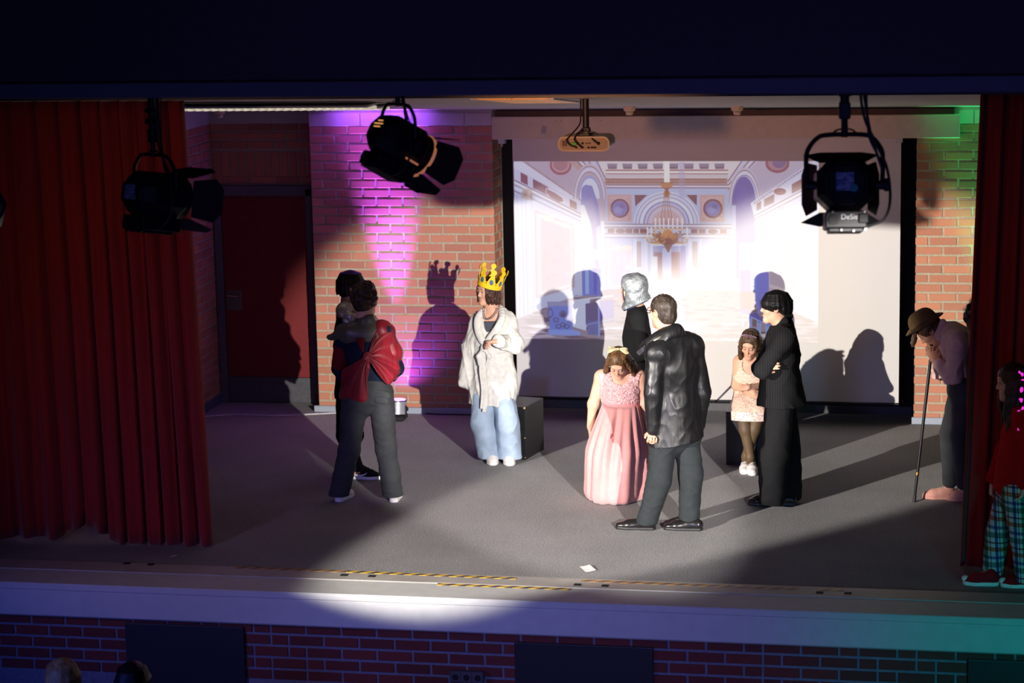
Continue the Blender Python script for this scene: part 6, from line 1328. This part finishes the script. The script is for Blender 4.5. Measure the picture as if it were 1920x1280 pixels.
shoe(R_, J(1790, 934, .02), J(1729, 933, .02), M_PKSH, M_PKSH, .062, .046, .026, LW); shoe(R_, J(1828, 941, -.02), J(1774, 941, -.02), M_PKSH, M_PKSH, .062, .046, .026, LW)
hp_ = cap(hd, .014, .06)+locks(hd, 22, lambda i, r: (lambda x, ph: chain([hd.p(x, .075, .085), hd.p(x*1.1, .108, .06)]+[hd.p(x*1.1, .112, .055)+A3((.008*math.sin(ph+q_*2)-.004*q_, .008*math.cos(ph+q_*2), -.020*q_)) for q_ in range(1, 5)], [.010, .012, .012, .011, .009, .004], k=.006))(-.05+.10*i/21, r.uniform(0, 6)), 9)
soft(R_, 'hair', HM['brown'], hp_, .005, folds=[(.003, 90, (1, 1, 1), 2)])
M4 = Matrix([[*np.stack((hd.r, hd.f, hd.u), 1)[i], 0] for i in range(3)]+[[0, 0, 0, 1]])
hb = thing('bowler_hat', 'olive brown bowler hat on the person bent over the cane', 'hat', tuple(hd.p(0, -.004, .058)))
TT = M4 @ Matrix.Rotation(.22, 4, 'X')
prof = [(.099*math.cos(t)**.6, .122*math.sin(t)**.85) for t in np.linspace(math.pi/2-1e-6, 0, 12)]+[(.102, -.002), (.105, .006)]+[(.105*math.cos(t)**.6, .128*math.sin(t)**.85) for t in np.linspace(.1, math.pi/2-1e-6, 12)]
MB().lathe([(r_*1.0, z) for r_, z in prof], 36, TT @ Matrix.Diagonal((.93, 1.12, 1, 1))).build('crown', M_FELT, hb, True)
q = MB(); V = []; n = 48
for i in range(n):
    t = 2*math.pi*i/n; up_ = .030*abs(math.cos(t))**2
    for r_, z in ((.099, .004), (.125, .0+up_*.3), (.146, .004+up_*1.15), (.149, .009+up_*1.2), (.145, .010+up_*1.2), (.124, .006+up_*.35), (.099, .010)): V.append(TT @ Vector((r_*.93*math.cos(t), r_*1.12*math.sin(t), z)))
q.add(V, [(i*7+j, ((i+1) % n)*7+j, ((i+1) % n)*7+(j+1) % 7, i*7+(j+1) % 7) for i in range(n) for j in range(7)]).build('brim', M_FELT, hb, True)
strap(hb, 'band', mat('hat_band', rgb(70, 54, 38), .8), [A3(hb.location)+A3(TT @ Vector((.1035*.93*math.cos(t), .1035*1.12*math.sin(t), .018))) for t in np.linspace(0, 6.2832, 33)], .024, .004, hd.u)
cn = thing('walking_cane', 'black walking cane with a brass ring, held by the bent person', 'cane', tuple(cane_b)); d_ = unit(cane_t-cane_b); L = np.linalg.norm(cane_t-cane_b)
MB().cyl((0, 0, 0), Vector(d_*L), .011, .013, 14).build('shaft', mat('black_lacquer', (.01, .009, .009), .3), cn, True)
MB().cyl(Vector(d_*L*.175), Vector(d_*(L*.175+.022)), .0145, None, 14).build('brass_ring', mat('brass', rgb(200, 160, 70), .3, .9), cn, True)
MB().cyl((0, 0, 0), Vector(d_*.05), .014, .013, 14).build('rubber_tip', M_RUBBER, cn, True)
q = MB(); q.lathe([(0, .026), (.018, .02), (.026, .004), (.020, -.012), (.013, -.02)], 16, Matrix.Translation(Vector(d_*L))); q.build('knob', MATS['black_lacquer'], cn, True)

# ------------------------------------------------------------------ the person in plaid trousers at the right edge
g = Fig('long-haired person in red top and plaid trousers before the right curtain', 1862, 1097); J = g.J; R_ = g.root
sl, sr, nk, ch, wa = J(1922, 782, -.15), J(1914, 780, .13), J(1912, 757), J(1914, 820), J(1911, 870)
hl, hr, kl, kr, al_, ar_ = J(1912, 925, -.08), J(1898, 922, .08), J(1918, 1008, -.10), J(1872, 1000, .04), J(1925, 1085, -.08), J(1860, 1076, .05)
eL, wL, eR, wR = J(1934, 850, -.18), J(1922, 905, -.20), J(1884, 845, .16), J(1862, 900, .16)
hd = Head(J(1897, 716), (-.96, -.22, -.12), size=.98)
P = hd.prims()+[rc(hd.p(0, -.03, -.10), nk, .050, .052, k=.03)]+torso(hl, hr, wa, ch, sl, sr, nk, 0, .9)+arm(sl, eL, wL)+arm(sr, eR, wR)+leg(hl, kl, al_)+leg(hr, kr, ar_)
P += hand(wL, (-.2, 0, -1), (-1, 0, 0), .4, .95, 1)+hand(wR, (-.15, 0, -1), (1, 0, 0), .5, .95, -1)
soft(R_, 'body', SKIN, P, .0065); face(R_, hd, 'dark')
soft(R_, 'red_top', M_REDTOP, torso(hl, hr, wa, ch, sl, sr, nk, .030, .95, .74)+[rc(wa, J(1910, 950), .150, .185, .78, (0, 1, 0), .05), rc(sl, eL, .066, .06, k=.03), rc(eL, wL, .06, .05, k=.03), rc(sr, eR, .066, .06, k=.03), rc(eR, wR, .06, .046, k=.03)], .007, [(J(1910, 938), (-.45, 0, -1)), (J(1912, 756), (0, 0, 1))], [(.008, 9, (1, 1, .5), 4)])
for hp, k_, an, sg in ((hl, kl, al_, 1), (hr, kr, ar_, -1)):
    soft(R_, 'trouser_leg', M_PLAID, [rc(hp, k_, .104, .080, k=.03), rc(k_, an+A3((0, 0, -.01)), .080, .066, k=.03)]+([rc(hl, hr, .12, None, .95, (1, 0, 0), .05)] if sg > 0 else []), .007, [((0, 0, .06), (0, 0, -1))], [(.006, 10, (1, 1, .8), 3+sg)])
shoe(R_, J(1872, 1094, .0), J(1805, 1098, .0), M_REDSH, M_SOLE, .058, .044, .030, LW, 'capped'); shoe(R_, J(1945, 1102, -.02), J(1875, 1104, -.02), M_REDSH, M_SOLE, .058, .044, .030, LW, 'capped')
hp_ = cap(hd, .014, .06)+locks(hd, 54, lambda i, r: (lambda a, L, ph: chain([hd.p(.012*math.sin(a), -.01, .125), hd.p(.070*math.sin(a), -.014-.080*math.cos(a), .085), hd.p(.092*math.sin(a), -.014-.105*math.cos(a), .02)]+[hd.p(.092*math.sin(a), -.014-.105*math.cos(a), .02)+A3((.012*math.sin(ph+q_*1.6), .012*math.cos(ph+q_*1.6)-.004*q_, -L*q_/5)) for q_ in range(1, 6)], [.010, .013, .014, .015, .015, .014, .012, .005], k=.006))(-2.2+4.4*i/53, .26+.12*r.random(), r.uniform(0, 6)), 31)
soft(R_, 'hair', HM['dkbrown'], hp_, .006, folds=[(.003, 80, (1, 1, .3), 2)])
soft(R_, 'magenta_lit_hair', mat('magenta_hair_light', rgb(255, 70, 225), .4, emit=rgb(255, 60, 225), es=.8), [el(J(1915+dx, v, -.20), (.006+.003*(i % 3), .006, .006+.004*((i+1) % 3))) for i, (dx, v) in enumerate([(-4, 697), (2, 702), (3, 712), (1, 728), (0, 732), (-1, 748), (0, 752), (3, 765), (-4, 770), (-4, 790), (-5, 804)])], .004)  # glowing flecks stand in for magenta light on the hair

# ------------------------------------------------------------------ someone hidden behind the right curtain
g = Fig('person behind the right curtain, only a bit of dark curly hair showing', 1845, 800, -3.2); J = g.J; R_ = g.root; x0 = J(1842, 650)[0]; Y0 = g.y
hd = Head(J(1842, 598), (.98, .1, 0), size=1.0); zt = hd.c[2]
pt = lambda x, y, z: A3((x0+x, Y0+y, z*zt/1.52))
sl, sr, nk, ch, wa, hl, hr, kl, kr, al_, ar_ = pt(0, .17, 1.30), pt(0, -.17, 1.30), pt(0, 0, 1.37), pt(0, 0, 1.2), pt(0, 0, 1.02), pt(0, .09, .86), pt(0, -.09, .86), pt(.02, .09, .46), pt(.02, -.09, .46), pt(0, .09, .08), pt(0, -.09, .08)
eL, wL, eR, wR = pt(-.02, .21, 1.06), pt(.04, .20, .85), pt(-.02, -.21, 1.06), pt(.04, -.20, .85)
P = hd.prims()+[rc(hd.p(0, -.03, -.10), nk, .052, .054, k=.03)]+torso(hl, hr, wa, ch, sl, sr, nk)+arm(sl, eL, wL)+arm(sr, eR, wR)+leg(hl, kl, al_)+leg(hr, kr, ar_)+hand(wL, (0, 0, -1), (1, 0, 0), .4, 1, 1)+hand(wR, (0, 0, -1), (1, 0, 0), .4, 1, -1)
soft(R_, 'body', SKIN_T, P, .008)
soft(R_, 'pullover', M_BLKCL, torso(hl, hr, wa, ch, sl, sr, nk, .02)+[rc(sl, eL, .066, .058), rc(eL, wL, .058, .045), rc(sr, eR, .066, .058), rc(eR, wR, .058, .045)], .009, [(nk, (0, 0, 1))])
for hp, k_, an in ((hl, kl, al_), (hr, kr, ar_)): soft(R_, 'trouser_leg', M_BLKCL, [rc(hp, k_, .10, .075, k=.03), rc(k_, an, .075, .062, k=.03)], .009, [((0, 0, .06), (0, 0, -1))]); shoe(R_, an+A3((-.05, 0, 0)), an+A3((.19, 0, 0)), M_SHB, M_SOLEB)
r = np.random.default_rng(9); hp_ = cap(hd, .014, .06)
for i in range(90):
    v = unit(r.normal(size=3))
    if v[1] > .45 and v[2] < .5: continue
    hp_.append(hd.e((v[0]*.090, -.014+v[1]*.108, .030+v[2]*.098), (.018+.008*r.random(),)*3, .006))
soft(R_, 'hair', HM['dark'], hp_, .006)

# ------------------------------------------------------------------ two heads of the audience below the stage
def watcher(lb, u, v, y, hairm, sc_=1.0, grp=None):
    top = at(u, v, y); g = Fig(lb, u, v, y); R_ = g.root; R_.location = (top[0], top[1], -1.2); g.y = y
    hd = Head(top-A3((0, 0, .125*sc_)), (.15, .98, .12), size=sc_); c = hd.c
    sl, sr = c+A3((-.17, 0, -.27))*sc_, c+A3((.17, 0, -.27))*sc_; nk = c+A3((0, -.01, -.19))*sc_; ch, wa = c+A3((0, 0, -.42)), c+A3((0, -.02, -.60)); hl, hr = c+A3((-.09, -.02, -.80)), c+A3((.09, -.02, -.80))
    P = hd.prims()+[rc(hd.p(0, -.03, -.10), nk, .052, .054, k=.03)]+torso(hl, hr, wa, ch, sl, sr, nk)+arm(sl, sl+A3((-.04, .05, -.27)), sl+A3((.02, .26, -.32)))+arm(sr, sr+A3((.04, .05, -.27)), sr+A3((-.02, .26, -.32)))
    kz = max(-.75, hl[2]-.02); P += leg(hl, A3((hl[0], hl[1]+.42, kz)), A3((hl[0], hl[1]+.44, -1.12)))+leg(hr, A3((hr[0], hr[1]+.42, kz)), A3((hr[0], hr[1]+.44, -1.12)))
    soft(R_, 'body', SKIN_T, P, .009)
    soft(R_, 'pullover', M_BLKCL, torso(hl, hr, wa, ch, sl, sr, nk, .02)+[rc(sl, sl+A3((-.04, .05, -.27)), .066, .058), rc(sr, sr+A3((.04, .05, -.27)), .066, .058)], .01, [(nk, (0, 0, 1))])
    for h_ in (hl, hr): soft(R_, 'trouser_leg', M_BLKCL, leg(h_, A3((h_[0], h_[1]+.42, kz)), A3((h_[0], h_[1]+.44, -1.12)), .015), .01); shoe_b = A3((h_[0], h_[1]+.40, -1.2))
    hp_ = cap(hd, .016, .06)+locks(hd, 40, lambda i, r: (lambda a: chain([hd.p(.01*math.sin(a), -.02, .125), hd.p(.072*math.sin(a), -.014-.080*math.cos(a), .085), hd.p(.094*math.sin(a), -.014-.108*math.cos(a), .02), hd.p(.098*math.sin(a), -.014-.105*math.cos(a), -.07-.06*r.random())], [.012, .014, .014, .006], k=.008))(-2.2+4.4*i/39), 8)
    soft(R_, 'hair', hairm, hp_, .007, folds=[(.003, 70, (1, 1, .3), 2)])
    M_ST = mat('hall_chair_frame', (.02, .02, .022), .5)
    t = thing('hall_chair', 'dark hall chair under the '+lb.split(' in the')[0], 'chair', (c[0], c[1]-.02, -1.2), group='hall chairs of the audience')
    zs = hl[2]-.125+1.2; q = MB(); q.box((-.2, -.2, zs-.04), (.2, .24, zs), .01); q.build('seat', M_ST, t); q = MB(); q.box((-.2, -.24, zs+.12), (.2, -.21, zs+.38), .008); q.build('backrest', M_ST, t)
    for x in (-.18, .18):
        for y_ in (-.2, .2): MB().cyl((x, y_, 0), (x, y_, zs-.03), .013, None, 8).build('leg', M_ST, t)
        MB().cyl((x, -.215, zs-.02), (x, -.225, zs+.2), .011, None, 8).build('back_post', M_ST, t)
watcher('fair-haired watcher in the dark hall at the lower left', 118, 1234, -7.6, HM['blond']); watcher('dark-haired watcher in the dark hall below the left grille', 250, 1240, -7.7, HM['black'])
